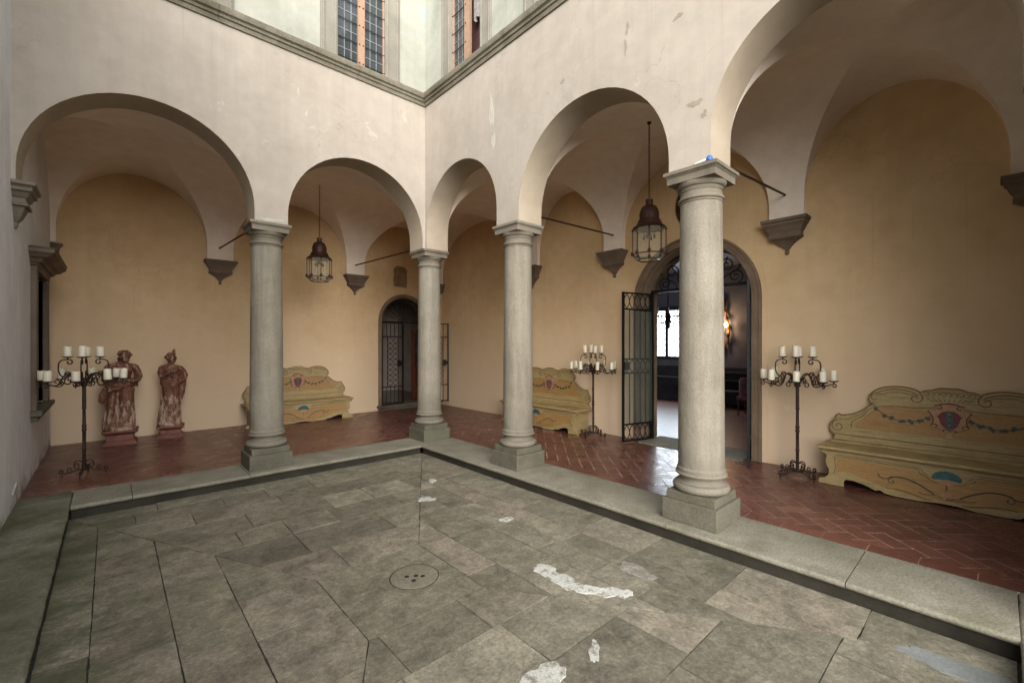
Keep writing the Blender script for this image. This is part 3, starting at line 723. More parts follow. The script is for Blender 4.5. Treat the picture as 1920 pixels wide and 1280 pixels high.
tag(crest.build('wall_crest', stone('crest_stone', (0.30, 0.19, 0.11), (0.20, 0.12, 0.065), (0.37, 0.25, 0.15), 20, 0.85, 0.8), smooth=0.5), 'worn brown carved stone crest on the wall above the fan-lit door', 'relief')
oval = MB(); oval.T = TR
def ell(c, z, a, b, n=36): return [(c + a*math.cos(2*PI*i/n), z + b*math.sin(2*PI*i/n)) for i in range(n)]
oval.prism(ell(-3.33, 3.62, 0.27, 0.36), WR + 0.01, WR - 0.035); oval.prism(ell(-3.33, 3.62, 0.21, 0.29), WR - 0.036, WR - 0.05)
oval.prism([(-3.45, 3.78), (-3.33, 3.74), (-3.21, 3.78), (-3.20, 3.60), (-3.25, 3.50), (-3.33, 3.42), (-3.41, 3.50), (-3.46, 3.60)], WR - 0.051, WR - 0.075)
tag(oval.build('wall_plaque', M['copper'], smooth=0.4, bevel=0.006), 'dark oval plaque high on the wall over the big doorway, half behind the nearest column', 'plaque')

# ------------------------------------------------------------ vaults
HC = 4.40 - 3.12
def prof_q(t):
    """t 0..1 -> (q horizontal fraction, z)"""
    st = 0.22
    if t < 0.12: return 1.0, 3.12 + st * t / 0.12
    a = (t - 0.12) / 0.88 * PI / 2
    return math.cos(a), 3.12 + st + (HC - st) * math.sin(a)
NT = 22
def vault_bays(T, d_in, d_wall, bays, piers, par_label, ends):
    """bays: (c0,c1,w0,w1) limits at arcade side and wall side"""
    mb = MB(); mb.T = T
    dv0, dv1 = d_in, d_wall - 0.07
    vc, a = (dv0 + dv1)/2, (dv1 - dv0)/2
    Q = [prof_q(i/NT) for i in range(NT+1)]
    def U(bay, s, v):
        c0, c1, w0, w1 = bay; f = min(1.0, max(0.0, (v - dv0)/(dv1 - dv0)))
        lo, hi = c0 + (w0-c0)*f, c1 + (w1-c1)*f
        return (lo+hi)/2 + s*(hi-lo)/2
    for bay in bays:
        for sg in (-1, 1):          # cross cells: wall side and arcade side
            for side in (0, 1):
                for i in range(NT):
                    (q0, z0), (q1, z1) = Q[i], Q[i+1]
                    def row(q, z):
                        vo = d_wall if side else d_in
                        vi = vc + (1 if side else -1) * a * q
                        out = []
                        for k in range(5):
                            v = vo + (vi - vo)*k/4
                            out.append(mb.P((U(bay, sg*q, v), v, z)))
                        return out
                    A, B = row(q0, z0), row(q1, z1)
                    for k in range(4): mb.F((A[k], A[k+1], B[k+1], B[k]))
            # longitudinal cells
            for side in (-1, 1):
                for i in range(NT):
                    (q0, z0), (q1, z1) = Q[i], Q[i+1]
                    def row2(q, z):
                        v = vc + side*a*q; return [mb.P((U(bay, sg*(q + (1-q)*k/4), v), v, z)) for k in range(5)]
                    A, B = row2(q0, z0), row2(q1, z1)
                    for k in range(4): mb.F((A[k], A[k+1], B[k+1], B[k]))
    # transverse bands between bays (c0,c1,w0,w1)
    for bd in piers:
        for side in (-1, 1):
            prev = None
            for q, z in Q:
                v = vc + side*a*q
                cur = [mb.P((U(bd, s_, v), v, z)) for s_ in (-1, -0.33, 0.33, 1)]
                if prev:
                    for k in range(3): mb.F((prev[k], prev[k+1], cur[k+1], cur[k]))
                prev = cur
    bm_o = mb.build('ceiling_vault', M['vault'], smooth=0.5, fix=False)
    me = bm_o.data
    bm = bmesh.new(); bm.from_mesh(me); bmesh.ops.remove_doubles(bm, verts=bm.verts, dist=0.0004); bm.to_mesh(me); bm.free()
    me.shade_smooth(); me.set_sharp_from_angle(angle=0.35)
    return bm_o
# left gallery bays (u = x)
vb = [(-4.57, -2.605, -4.54, -2.615), (-2.225, -0.245, -2.205, -0.055), (0.20, WR - 0.08, 0.355, WR - 0.08)]
pr_ = [(XW - 0.02, -4.57, XW - 0.02, -4.54), (-2.605, -2.225, -2.615, -2.205), (-0.245, 0.20, -0.055, 0.355), (WR - 0.08, WR + 0.02, WR - 0.08, WR + 0.02)]
v1 = vault_bays(TL, FI, WL, vb, pr_, '', None)
tag(v1, 'pale groin vault ceiling over the left gallery and the corner', 'vault')
vb = [(-6.45, -4.735, -6.43, -4.745), (-4.36, -2.385, -4.355, -2.145), (-1.965, -0.20, -1.765, -0.16)]
pr_ = [(YG, -6.45, YG, -6.43), (-4.735, -4.36, -4.745, -4.355), (-2.385, -1.965, -2.145, -1.765), (-0.20, FI + 0.03, -0.16, FI + 0.03)]
v2 = vault_bays(TR, FI, WR, vb, pr_, '', None)
tag(v2, 'pale groin vault ceiling over the right gallery', 'vault')
# unseen slab added over the vaults to keep sky light from leaking in
mb = MB(); mb.box(XW - 0.3, WR + 0.5, 0.19, WL + 0.4, 4.72, 4.9); mb.box(0.19, WR + 0.5, YG - 0.2, 0.188, 4.72, 4.9)
tag(mb.build('light_seal_slab', M['room'], smooth=0), 'unseen slab added over the gallery vaults to keep sky light out', 'slab')

# ------------------------------------------------------------ columns
def make_column(loc, label, first=None):
    if first: return dup(first, loc, 0, label)
    t = thing('column', label, 'column', loc, 0, 'stone columns carrying the arcades')
    s = 0.2444
    mb = MB(); mb.box(-s, s, -s, s, 0, 0.185); mb.box(-s+0.028, s-0.028, -s+0.028, s-0.028, 0.184, 0.258)
    mb.build('plinth', M['plinth'], t, smooth=0, bevel=0.006)
    mb = MB()
    prof = [(0.19, 0.259)]
    prof += [(0.205 + 0.033*math.cos(a), 0.296 + 0.036*math.sin(a)) for a in [(-90 + 180*i/8)*PI/180 for i in range(9)]]
    prof += [(0.214, 0.336), (0.208, 0.340), (0.182, 0.352), (0.172, 0.372), (0.182, 0.393), (0.204, 0.398)]
    prof += [(0.204 + 0.012*math.cos(a), 0.412 + 0.014*math.sin(a)) for a in [(-90 + 180*i/6)*PI/180 for i in range(7)]]
    prof += [(0.205, 0.432), (0.205, 0.455), (0.198, 0.462), (0.19, 0.475)]
    mb.lathe(prof, 48); mb.build('base', M['capital'] if False else M['column'], t, smooth=0.7)
    mb = MB(); prof = []
    for i in range(15):
        f = i/14; z = 0.474 + (2.80-0.474)*f; r = 0.193 - 0.019*f**1.6
        prof.append((r, z))
    mb.lathe(prof, 48, caps=False); mb.build('shaft', M['column'], t, smooth=0.8)
    mb = MB(); prof = [(0.172, 2.795), (0.180, 2.80), (0.180, 2.815)]
    prof += [(0.180 + 0.015*math.cos(a), 2.832 + 0.016*math.sin(a)) for a in [(-90 + 180*i/6)*PI/180 for i in range(7)]]
    prof += [(0.176, 2.85), (0.174, 2.862), (0.174, 2.895), (0.180, 2.899), (0.180, 2.909), (0.184, 2.912), (0.184, 2.922), (0.180, 2.926)]
    prof += [(0.180 + 0.029*math.sin(a), 2.974 - 0.048*math.cos(a)) for a in [i/6*PI/2 for i in range(7)]]
    mb.lathe(prof, 48)
    A = [(0.211, 2.973), (0.213, 3.026), (0.219, 3.034), (0.227, 3.043), (0.227, 3.048), (0.237, 3.05), (0.237, 3.08)]
    mb.rects([(h_, -h_, h_, z) for h_, z in A])
    mb.build('capital', M['capital'], t, smooth=0.6)
    return t
c0 = make_column((0, 0, 0), 'pale stone column at the inner corner where the two arcades meet')
c1 = make_column((-2.4247, 0, 0), 'pale stone column of the left arcade, in front of the painted bench', c0)
c2 = make_column((0, -2.158, 0), 'pale stone column of the right arcade nearest the corner one', c0)
c3 = make_column((0, -4.5608, 0), 'big pale stone column in front of the gated doorway, nearest the viewer', c0)

# respond capitals hanging at the ends of the arcades
def respond(name, T, uc, par):
    mb = MB(); mb.T = T
    A = [(0.02, 2.66), (0.035, 2.70), (0.03, 2.715), (0.07, 2.76), (0.11, 2.84), (0.115, 2.86), (0.15, 2.865), (0.155, 2.89), (0.13, 2.90), (0.13, 2.935), (0.15, 2.95), (0.17, 2.985), (0.20, 3.0), (0.20, 3.03), (0.222, 3.045), (0.234, 3.05), (0.234, 3.08)]
    rings = []
    for h_, z in A:
        e = h_ * 0.68
        rings.append([mb.P((uc - 0.05, -h_, z)), mb.P((uc + e, -h_, z)), mb.P((uc + e, h_, z)), mb.P((uc - 0.05, h_, z))])
    for a, b in zip(rings, rings[1:]):
        for k in range(4): mb.F((a[k], a[(k+1)%4], b[(k+1)%4], b[k]))
    mb.F(rings[0][::-1]); mb.F(rings[-1])
    o = mb.build('respond_capital', M['capital'], smooth=0.5); at_zero(o, par)
respond('r', TL, XW, arcadeL); respond('r', TR, YW, arcadeR)

# tie rods
def rod(a, b, label):
    mb = MB(); mb.tube([a, b], 0.013, 8); mb.ball(b, 0.02, 8, 5); mb.box(a[0]-.02, a[0]+.02, a[1]-.02, a[1]+.02, a[2]-.02, a[2]+.02)
    tag(mb.build('tie_rod', M['rust'], smooth=0.6), label, 'tie rod', 'iron tie rods across the galleries')
rod((-2.42, 0.19, 3.17), (-2.42, WL - 0.06, 3.335), 'dark iron tie rod behind the capital of the left arcade column')
rod((0.02, 0.19, 3.2), (0.15, WL - 0.06, 3.33), 'dark iron tie rod ending near the lantern over the painted bench, by the corner column')
rod((0.19, -2.16, 3.28), (WR - 0.06, -1.96, 3.405), 'dark iron tie rod in the gallery above the thin-candled candelabrum')
rod((0.19, -4.63, 3.215), (WR - 0.06, -4.54, 3.44), 'dark iron tie rod beside the capital of the nearest big column')

# ------------------------------------------------------------ ground: courtyard paving
base = MB(); base.box(-60, 60, -60, 60, -0.4, ZK - 0.012)
struct(base.build('ground', M['soil'], smooth=0))
def clip(poly, a, b, c):
    out = []
    for i in range(len(poly)):
        p, q = poly[i], poly[(i+1) % len(poly)]
        dp, dq = a*p[0]+b*p[1]+c, a*q[0]+b*q[1]+c
        if dp >= 0: out.append(p)
        if dp*dq < 0:
            t = dp/(dp-dq); out.append((p[0]+(q[0]-p[0])*t, p[1]+(q[1]-p[1])*t))
    return out
def inset(poly, d):
    # convex inset
    n = len(poly); area = sum(poly[i][0]*poly[(i+1)%n][1]-poly[(i+1)%n][0]*poly[i][1] for i in range(n))/2
    if area < 0: poly = poly[::-1]; area = -area
    if area < 0.002: return []
    out = poly
    for i in range(n):
        p, q = poly[i], poly[(i+1)%n]; ex, ey = q[0]-p[0], q[1]-p[1]; L = math.hypot(ex, ey)
        if L < 1e-6: continue
        nx, ny = -ey/L, ex/L
        out = clip(out, nx, ny, -(nx*p[0]+ny*p[1]) - d)
        if len(out) < 3: return []
    # drop duplicate points
    res = []
    for p in out:
        if not res or math.dist(p, res[-1]) > 0.004: res.append(p)
    if len(res) > 2 and math.dist(res[0], res[-1]) < 0.004: res.pop()
    return res
pav = MB()
gs = random.Random(11)
def slab(poly, gap=0.0019, tone=None):
    p = inset(poly, gap + gs.choice([0, 0, 0.0005, 0.0015]))
    if len(p) < 3: return
    cx_, cy_ = sum(a for a, b in p)/len(p), sum(b for a, b in p)/len(p)
    zt = ZK + gs.uniform(-0.003, 0.003); sx, sy = gs.uniform(-.004, .004), gs.uniform(-.004, .004)
    pav.tone = gs.random()**1.1 if tone is None else tone
    q = []
    for (x0_, y0_), (x1_, y1_) in zip(p, p[1:] + p[:1]):
        L_ = math.dist((x0_, y0_), (x1_, y1_)); k_ = max(1, int(L_/0.035)); nx, ny = -(y1_-y0_)/max(L_, 1e-6), (x1_-x0_)/max(L_, 1e-6)
        for i in range(k_):
            f = i/k_; x, y = x0_ + (x1_-x0_)*f, y0_ + (y1_-y0_)*f
            j = 0.0025*noise.noise(Vector((x*9, y*9, 0.3))) + 0.0022*noise.noise(Vector((x*31, y*31, 2.3))) + 0.0008
            if noise.noise(Vector((x*3.1, y*3.1, 7.7))) > 0.45: j += 0.0025
            q.append((x + nx*j, y + ny*j))
    p = q
    def H(q_, dz=0): return (q_[0], q_[1], zt + dz + (q_[0]-cx_)*sx + (q_[1]-cy_)*sy)
    T_ = [pav.P(H(q_)) for q_ in p]; B = [pav.P((q_[0], q_[1], ZK-0.02)) for q_ in p]
    pav.F(T_); n = len(p)
    for i in range(n): pav.F((B[i], B[(i+1) % n], T_[(i+1) % n], T_[i]))
KX0, KX1, KY0, KY1 = -4.215, -0.345, -6.42, -0.345
sq = [(-2.83, -3.95), (-2.0, -3.95), (-2.0, -3.08), (-2.83, -3.08)]
cor = [(KX0, KY0), (KX1, KY0), (KX1, KY1), (KX0, KY1)]
slab(sq, tone=0.35)
zones = [  # polygon, axis of courses ('x' rows at constant y), boundaries, length range
    ([sq[3], sq[2], cor[2], cor[3]], 'x', [-3.08, -2.62, -2.13, -1.75, -1.33, -0.95, -0.6, KY1]),
    ([sq[0], sq[1], cor[1], cor[0]], 'x', [KY0, -5.75, -5.22, -4.76, -4.33, -3.95]),
    ([sq[0], sq[3], cor[3], cor[0]], 'y', [KX0, -4.0, -3.64, -3.30, -2.83]),
    ([sq[1], sq[2], cor[2], cor[1]], 'y', [-2.0, -1.72, -1.33, -1.05, -0.80, KX1]),
]
for poly, ax, bs in zones:
    n = len(poly); area = sum(poly[i][0]*poly[(i+1)%n][1]-poly[(i+1)%n][0]*poly[i][1] for i in range(n))/2
    if area < 0: poly = poly[::-1]
    for a, b in zip(bs, bs[1:]):
        if ax == 'x': strip = clip(clip(poly, 0, 1, -a), 0, -1, b)
        else: strip = clip(clip(poly, 1, 0, -a), -1, 0, b)
        if len(strip) < 3: continue
        ps = [p[0] if ax == 'x' else p[1] for p in strip]; lo, hi = min(ps), max(ps)
        t = lo; cuts = [lo - 0.1]; t = lo + gs.uniform(0.25, 0.8)
        wd = abs(b-a)
        while t < hi - 0.22:
            cuts.append(t); t += gs.uniform(0.38, 0.85) if wd < 0.45 else gs.uniform(0.45, 0.95)
        cuts.append(hi + 0.1)
        for c, d in zip(cuts, cuts[1:]):
            if ax == 'x': s_ = clip(clip(strip, 1, 0, -c), -1, 0, d)
            else: s_ = clip(clip(strip, 0, 1, -c), 0, -1, d)
            if len(s_) >= 3: slab(s_)
paving = pav.build('courtyard_paving', M['slab'], smooth=0, fix=False)
struct(paving)
# mortar and cement patches
def gpatch(pts, mat, z=ZK, t=0.004):
    mb = MB(); mb.prism(pts, z - 0.01, z + t - 0.0005*rnd.random(), axis=2); o = mb.build('mortar_patch', mat, paving, smooth=0, bevel=0.002, seg=1); return o
def rough_path(pts, ws, seed):
    g = random.Random(seed); n = len(pts); L, Rr = [], []
    N = 40
    for i in range(N+1):
        f = i/N*(n-1); k = min(int(f), n-2); t = f-k
        p = (pts[k][0]*(1-t)+pts[k+1][0]*t, pts[k][1]*(1-t)+pts[k+1][1]*t); w = ws[k]*(1-t)+ws[k+1]*t
        d = (pts[k+1][0]-pts[k][0], pts[k+1][1]-pts[k][1]); l_ = math.hypot(*d); nx, ny = -d[1]/l_, d[0]/l_
        w1, w2 = w*g.uniform(.82, 1.15), w*g.uniform(.82, 1.15)
        L.append((p[0]+nx*w1, p[1]+ny*w1)); Rr.append((p[0]-nx*w2, p[1]-ny*w2))
    return L + Rr[::-1]
for (x_, y_, rx_, ry_, sd_, ro_, tt_) in ((-1.52, -4.10, 0.075, 0.115, 31, 0.1, 0.0040), (-1.53, -4.27, 0.07, 0.13, 32, 0.0, 0.0034), (-1.50, -4.43, 0.06, 0.11, 33, 0.3, 0.0046), (-1.42, -4.56, 0.06, 0.10, 34, 0.75, 0.0028), (-1.35, -4.65, 0.05, 0.06, 35, 0.6, 0.0052)): gpatch(blob(x_, y_, rx_, ry_, 30, sd_, 0.28, ro_), M['mortar'], t=tt_)
gpatch(blob(-1.37, -2.17, 0.09, 0.075, 26, 5, 0.35), M['mortar'])
gpatch(blob(-0.98, -1.66, 0.10, 0.035, 26, 6, 0.4, 0.9), M['mortar'])
gpatch(blob(-1.10, -3.17, 0.07, 0.055, 26, 7, 0.2), M['mortar'])
M['thinwash'] = stone('worn_lime', (0.30, 0.30, 0.26), (0.20, 0.195, 0.15), (0.46, 0.46, 0.42), 25, 0.85, 0.6, moss=(0.165, 0.15, 0.115), speck=1.0, mr=(0.40, 0.55, 15))
gpatch(blob(-1.02, -4.54, 0.07, 0.17, 30, 8, 0.25, -0.1), M['thinwash'])
gpatch(blob(-1.95, -4.86, 0.085, 0.03, 26, 9, 0.3, 0.7), M['mortar'])
gpatch(blob(-2.28, -4.80, 0.075, 0.12, 30, 10, 0.3, 1.1), M['mortar'])
gpatch(blob(-0.66, -6.20, 0.085, 0.23, 34, 12, 0.25, 0.0), M['greypatch'], t=0.003)
# drain cover
dr = thing('drain_cover', 'round grey stone drain cover with four holes in the middle of the paving', 'drain', (-2.287, -3.509, ZK))
mb = MB(); mb.lathe([(0.168, -0.012), (0.168, 0.004), (0.164, 0.0065)], 48); mb.build('lid', M['plinth'] if False else stone('drain_stone', (0.175, 0.158, 0.112), (0.13, 0.117, 0.083), (0.215, 0.197, 0.145), 9, 0.8, 0.7, speck=1.0), dr, smooth=0.3)
mb = MB()
for i in range(49):
    a = 2*PI*i/48; mb.P((0.169*math.cos(a), 0.169*math.sin(a), 0.0045)); mb.P((0.176*math.cos(a), 0.176*math.sin(a), 0.0045))
for i in range(48): mb.F((2*i, 2*i+1, 2*i+3, 2*i+2))
mb.build('rim', M['soil'], dr, smooth=0)
for (a, b) in ((-0.045, 0.03), (0.01, -0.005), (0.045, -0.04), (-0.035, -0.05)):
    mb = MB(); mb.lathe([(0.017, 0.002), (0.017, 0.0075)], 16, (a, b)); mb.build('hole', M['black'], dr, smooth=0)  # black discs imitate the shade inside the holes

# kerbs: slabs with rounded nosing over a riser coloured dark for the shade beneath
def kerb(T, u0, u1, d_edge, d_in, joints, ins, mitre0=None, mitre1=None, mat='kerb'):
    """d_edge: nosing line, d_in inner side; ins = +1 if inside grows positive"""
    mb = MB(); mb.T = T
    us = [u0] + sorted(joints) + [u1]
    n_ = 8; s = 1 if d_in > d_edge else -1
    for i, (a, b) in enumerate(zip(us, us[1:])):
        pr = [(d_edge + s*0.022*(1-math.cos(t)), -0.022 + 0.022*math.sin(t)) for t in [(-60+150*k/n_)*PI/180 for k in range(n_+1)]]
        pr = [(d_edge + s*0.05, -0.048)] + pr + [(d_in, 0.0), (d_in, -0.048)]
        dz = gs.uniform(-0.002, 0.002)
        ga = 0.003 if i else 0; gb = 0.003 if i < len(us)-2 else 0
        NS = max(2, int((b-a)/0.05)); rings = []
        for k in range(NS+1):
            f = k/NS
            row = []
            for j, (d, z) in enumerate(pr):
                ua, ub = a + ga, b - gb
                if i == 0 and mitre0: ua = mitre0(d)
                if i == len(us)-2 and mitre1: ub = mitre1(d)
                u = ua + (ub-ua)*f
                jj = noise.noise(Vector((u*2.3, d*3, 4.1)))*0.006 + noise.noise(Vector((u*9, d*3, 1.1)))*0.003 if 0 < j < n_+1 else 0
                row.append(mb.P((u, d + jj, z + dz)))
            rings.append(row)
        m_ = len(pr)
        for A, B in zip(rings, rings[1:]):
            for j in range(m_-1): mb.F((A[j], A[j+1], B[j+1], B[j]))
        mb.F(rings[0]); mb.F(rings[-1][::-1])
    o = mb.build('kerb', M[mat], smooth=0.6); struct(o)
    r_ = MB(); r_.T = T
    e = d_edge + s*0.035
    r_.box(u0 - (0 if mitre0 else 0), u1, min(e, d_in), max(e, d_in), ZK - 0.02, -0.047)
    o2 = r_.build('kerb_riser', M['kerbshade'], smooth=0); struct(o2)
KE = -0.372
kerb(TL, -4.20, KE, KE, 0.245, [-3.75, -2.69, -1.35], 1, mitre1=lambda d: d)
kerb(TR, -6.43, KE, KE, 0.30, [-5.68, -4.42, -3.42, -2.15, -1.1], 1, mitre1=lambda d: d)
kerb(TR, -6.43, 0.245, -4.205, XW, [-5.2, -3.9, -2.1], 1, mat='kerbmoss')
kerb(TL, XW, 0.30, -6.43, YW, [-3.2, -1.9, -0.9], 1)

# ------------------------------------------------------------ gallery floor: herringbone terracotta
fl = MB()
gf = random.Random(5)
fl.mi = 1; fl.tone = 0.5
def inL(x, y): return (XW <= x <= WR and 0.245 <= y <= WL) or (0.30 <= x <= WR and YW <= y <= 0.245)
fl.box(XW, WR + 0.02, 0.242, WL + 0.02, -0.06, -0.0035); fl.box(0.297, WR + 0.02, YG, 0.2415, -0.06, -0.0035)
fl.mi = 0
def put_tile(poly, regions):
    for (x0, x1, y0, y1) in regions:
        p = poly
        for a, b, c in ((1, 0, -x0), (-1, 0, x1), (0, 1, -y0), (0, -1, y1)):
            p = clip(p, a, b, c)
            if len(p) < 3: break
        if len(p) < 3: continue
        ar = abs(sum(p[i][0]*p[(i+1)%len(p)][1]-p[(i+1)%len(p)][0]*p[i][1] for i in range(len(p)))/2)
        if ar < 0.0006: continue
        dz = gf.uniform(-0.0012, 0.0012); fl.tone = min(1, max(0, gf.gauss(0.45, 0.22)))
        cx_ = sum(q[0] for q in p)/len(p); cy_ = sum(q[1] for q in p)/len(p); tx, ty = gf.uniform(-.006, .006), gf.uniform(-.006, .006)
        fl.F([fl.P((q[0], q[1], dz + (q[0]-cx_)*tx + (q[1]-cy_)*ty)) for q in p])
BT = 0.155
regs = [(XW, WR, 0.245 + BT, WL), (0.30 + BT, WR, YG, 0.245 + BT)]
w = 0.142; Lt = 2*w; g_ = 0.0047
ca, sa = math.cos(PI/4), math.sin(PI/4)
for i in range(-60, 60):
    for j in range(-60, 60):
        # herringbone: horizontal tile at ((i+j)?, ...) lattice generated by (w, w) and (2w, -2w)
        ox, oy = (i + 2*j) * w, (i - 2*j) * w
        for hor in (0, 1):
            if hor: x0, y0, x1, y1 = ox, oy, ox + Lt, oy + w
            else: x0, y0, x1, y1 = ox, oy + w, ox + w, oy + w + Lt
            q = [(x0+g_, y0+g_), (x1-g_, y0+g_), (x1-g_, y1-g_), (x0+g_, y1-g_)]
            q = [(a*ca - b*sa - 1.0, a*sa + b*ca - 1.5) for a, b in q]
            mx, my = sum(p[0] for p in q)/4, sum(p[1] for p in q)/4
            if mx < XW - 0.3 or mx > WR + 0.3 or my < YG - 0.3 or my > WL + 0.3 or (mx < 0.15 and my < 0.15): continue
            put_tile(q, regs)
# border course along the kerb
x = XW
while x < 0.30:
    x2 = min(x + 0.29, 0.30 + BT); put_tile([(x+.0025, 0.25), (x2-.0025, 0.25), (x2-.0025, 0.245+BT-g_), (x+.0025, 0.245+BT-g_)], [(-9, 9, -9, 9)]); x += 0.29
y = YG
while y < 0.245:
    y2 = min(y + 0.29, 0.24); put_tile([(0.305, y+.0025), (0.30+BT-g_, y+.0025), (0.30+BT-g_, y2-.0025), (0.305, y2-.0025)], [(-9, 9, -9, 9)]); y += 0.29
gfloor = fl.build('gallery_floor', [M['tile'], M['grout']], smooth=0, fix=False)
struct(gfloor)

# ------------------------------------------------------------ rooms beyond the doors
RX = 8.0
mb = MB()
mb.box(WR + 0.40, RX + 0.3, -5.2, 3.0, -0.12, -0.004)
struct(mb.build('room_floor', simple('room_tile', (0.20, 0.10, 0.08), 0.36, 0, var=0.3, scale=7, bstr=0.25), smooth=0))
room = thing('room', 'dim panelled room seen through the big gated doorway', 'room', (5.5, -1.5, 0))
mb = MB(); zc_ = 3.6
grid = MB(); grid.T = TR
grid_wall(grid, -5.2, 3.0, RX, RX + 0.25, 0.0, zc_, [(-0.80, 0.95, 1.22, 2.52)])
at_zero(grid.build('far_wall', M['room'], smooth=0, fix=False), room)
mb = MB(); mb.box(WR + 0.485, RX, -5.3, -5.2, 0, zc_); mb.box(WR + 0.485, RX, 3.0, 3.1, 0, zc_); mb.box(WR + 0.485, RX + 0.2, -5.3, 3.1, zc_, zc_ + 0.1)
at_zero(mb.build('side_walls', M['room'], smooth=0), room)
mb = MB(); mb.T = TR; mb.box(-5.2, 3.0, RX - 0.03, RX - 0.002, 0.0, 0.95)
for z in (0.30, 0.62): mb.box(-5.2, 3.0, RX - 0.36, RX - 0.031, z, z + 0.03)
at_zero(mb.build('wainscot', M['wainscot'], smooth=0, bevel=0.004), room)
mb = MB(); mb.T = TR
mb.box(-0.90, 1.05, RX - 0.02, RX + 0.06, 1.12, 1.22); mb.box(-0.90, 1.05, RX - 0.02, RX + 0.06, 2.52, 2.64)
for u in (-0.90, 0.05, 0.98): mb.box(u, u + 0.10, RX - 0.015, RX + 0.055, 1.22, 2.52)
win = mb.build('window', M['wainscot'], smooth=0); at_zero(win, room)
mb = MB(); mb.T = TR
for k in range(14): u = -0.80 + 1.75*k/13; mb.box(u-0.008, u+0.008, RX + 0.015, RX + 0.025, 1.22, 2.52)
for k in range(1, 8): z = 1.22 + 1.3*k/8; mb.box(-0.80, 0.95, RX + 0.015, RX + 0.026, z-0.008, z+0.008)
o = mb.build('glazing_bars', M['iron'], smooth=0); o.parent = win
mb = MB(); mb.T = TR; mb.poly([(-0.80, RX + 0.05, 1.22), (0.95, RX + 0.05, 1.22), (0.95, RX + 0.05, 2.52), (-0.80, RX + 0.05, 2.52)])
o = mb.build('pane', M['daylit'], smooth=0); o.parent = win
# sconce
sc = thing('wall_sconce', 'gilt baroque wall sconce with a lit bulb inside the dim room', 'sconce', (RX - 0.05, -1.52, 2.1))
mb = MB()
for s_ in (-1, 1):
    pts = [(0, s_*(0.10 + 0.05*math.sin(t*5)), -0.55 + 1.1*t) for t in [i/20 for i in range(21)]]
    mb.tube([(-0.03 + 0.02*math.sin(i), p[1], p[2]) for i, p in enumerate(pts)], [0.03 + 0.012*math.sin(i*1.7) for i in range(21)], 8)
mb.ball((0, 0, 0.58), 0.07, 8, 6, (0.5, 1, 1)); mb.ball((0, 0, -0.62), 0.08, 8, 6, (0.5, 1, 1.4))
for s_ in (-1, 1):
    mb.tube([(0, 0, -0.2), (-0.1, s_*0.06, -0.26), (-0.16, s_*0.12, -0.2), (-0.16, s_*0.13, -0.12)], 0.012, 6)
mb.build('frame', M['gilt'], sc, smooth=0.8)
for s_ in (-1, 1): mb = MB(); mb.ball((-0.16, 0.13*s_, -0.04), 0.04, 10, 8, (1, 1, 1.6)); mb.build('bulb', M['bulb'], sc)
pl = bpy.data.lights.new('sconce_light', 'POINT'); pl.energy = 5; pl.color = (1, 0.55, 0.28); pl.shadow_soft_size = 0.06
plo = bpy.data.objects.new('sconce_light', pl); bpy.context.collection.objects.link(plo); plo.parent = sc; plo.location = (-0.26, 0.05, 0.0)
# chandelier in the room
ch = thing('chandelier', 'dark wrought iron chandelier hanging in the dim room beyond the gates', 'chandelier', (5.2, -1.45, 2.15))
mb = MB(); mb.tube([(0, 0, 0.1), (0, 0, 1.4)], 0.012, 6); mb.lathe([(0.02, -0.25), (0.05, -0.2), (0.03, -0.1), (0.07, 0), (0.03, 0.1), (0.015, 0.2)], 12)
mb.tube([(0.42*math.cos(2*PI*k/32), 0.42*math.sin(2*PI*k/32), 0.06) for k in range(32)], 0.012, 6, closed=True)
for k in range(12):
    a = 2*PI*k/12; c, s_ = math.cos(a), math.sin(a)
    mb.tube([(r_*c, r_*s_, z) for r_, z in [(0.03, -0.05), (0.14, -0.14), (0.28, -0.10), (0.38, 0.0), (0.42, 0.08)]], 0.009, 6)
    mb.tube([(r_*c, r_*s_, z) for r_, z in spiral(0.25, -0.02, 0.07, 0.02, 0, 7, 12)], 0.006, 5)
mb.build('frame', M['iron'], ch, smooth=0.8)
for k in range(12):
    a = 2*PI*k/12; mb = MB(); mb.lathe([(0.012, 0.10), (0.012, 0.19), (0.004, 0.2)], 8, (0.42*math.cos(a), 0.42*math.sin(a)))
    mb.build('candle_tube', M['whitep'], ch)
# dark sofa with a pink bolster
sf = thing('sofa', 'black upholstered sofa against the far wall of the dim room', 'sofa', (RX - 0.45, -1.75, 0))
mb = MB(); mb.box(-0.35, 0.40, -0.75, 0.75, 0.08, 0.42); mb.box(0.2, 0.42, -0.75, 0.75, 0.42, 0.85); mb.box(-0.35, 0.2, 0.6, 0.75, 0.42, 0.62); mb.box(-0.35, 0.2, -0.75, -0.6, 0.42, 0.62)
mb.build('body', M['dsofa'], sf, smooth=0.5, bevel=0.03)
for (a, b) in ((-0.3, -0.7), (-0.3, 0.7), (0.36, -0.7), (0.36, 0.7)):
    mb = MB(); mb.lathe([(0.02, 0), (0.03, 0.09)], 8, (a, b)); mb.build('leg', M['woodred'], sf)
ar_ = thing('armchair', 'pink patterned chair just inside the big doorway', 'chair', (6.3, -2.62, 0))
mb = MB(); mb.lathe([(0.05, 0.36), (0.085, 0.40), (0.09, 0.75), (0.06, 0.82)], 16); mb.build('backrest', M['pinkcloth'], ar_, smooth=0.8)
mb = MB(); mb.box(-0.1, 0.35, -0.3, 0.12, 0.34, 0.42); mb.build('seat', M['pinkcloth'], ar_, smooth=0.5, bevel=0.02)
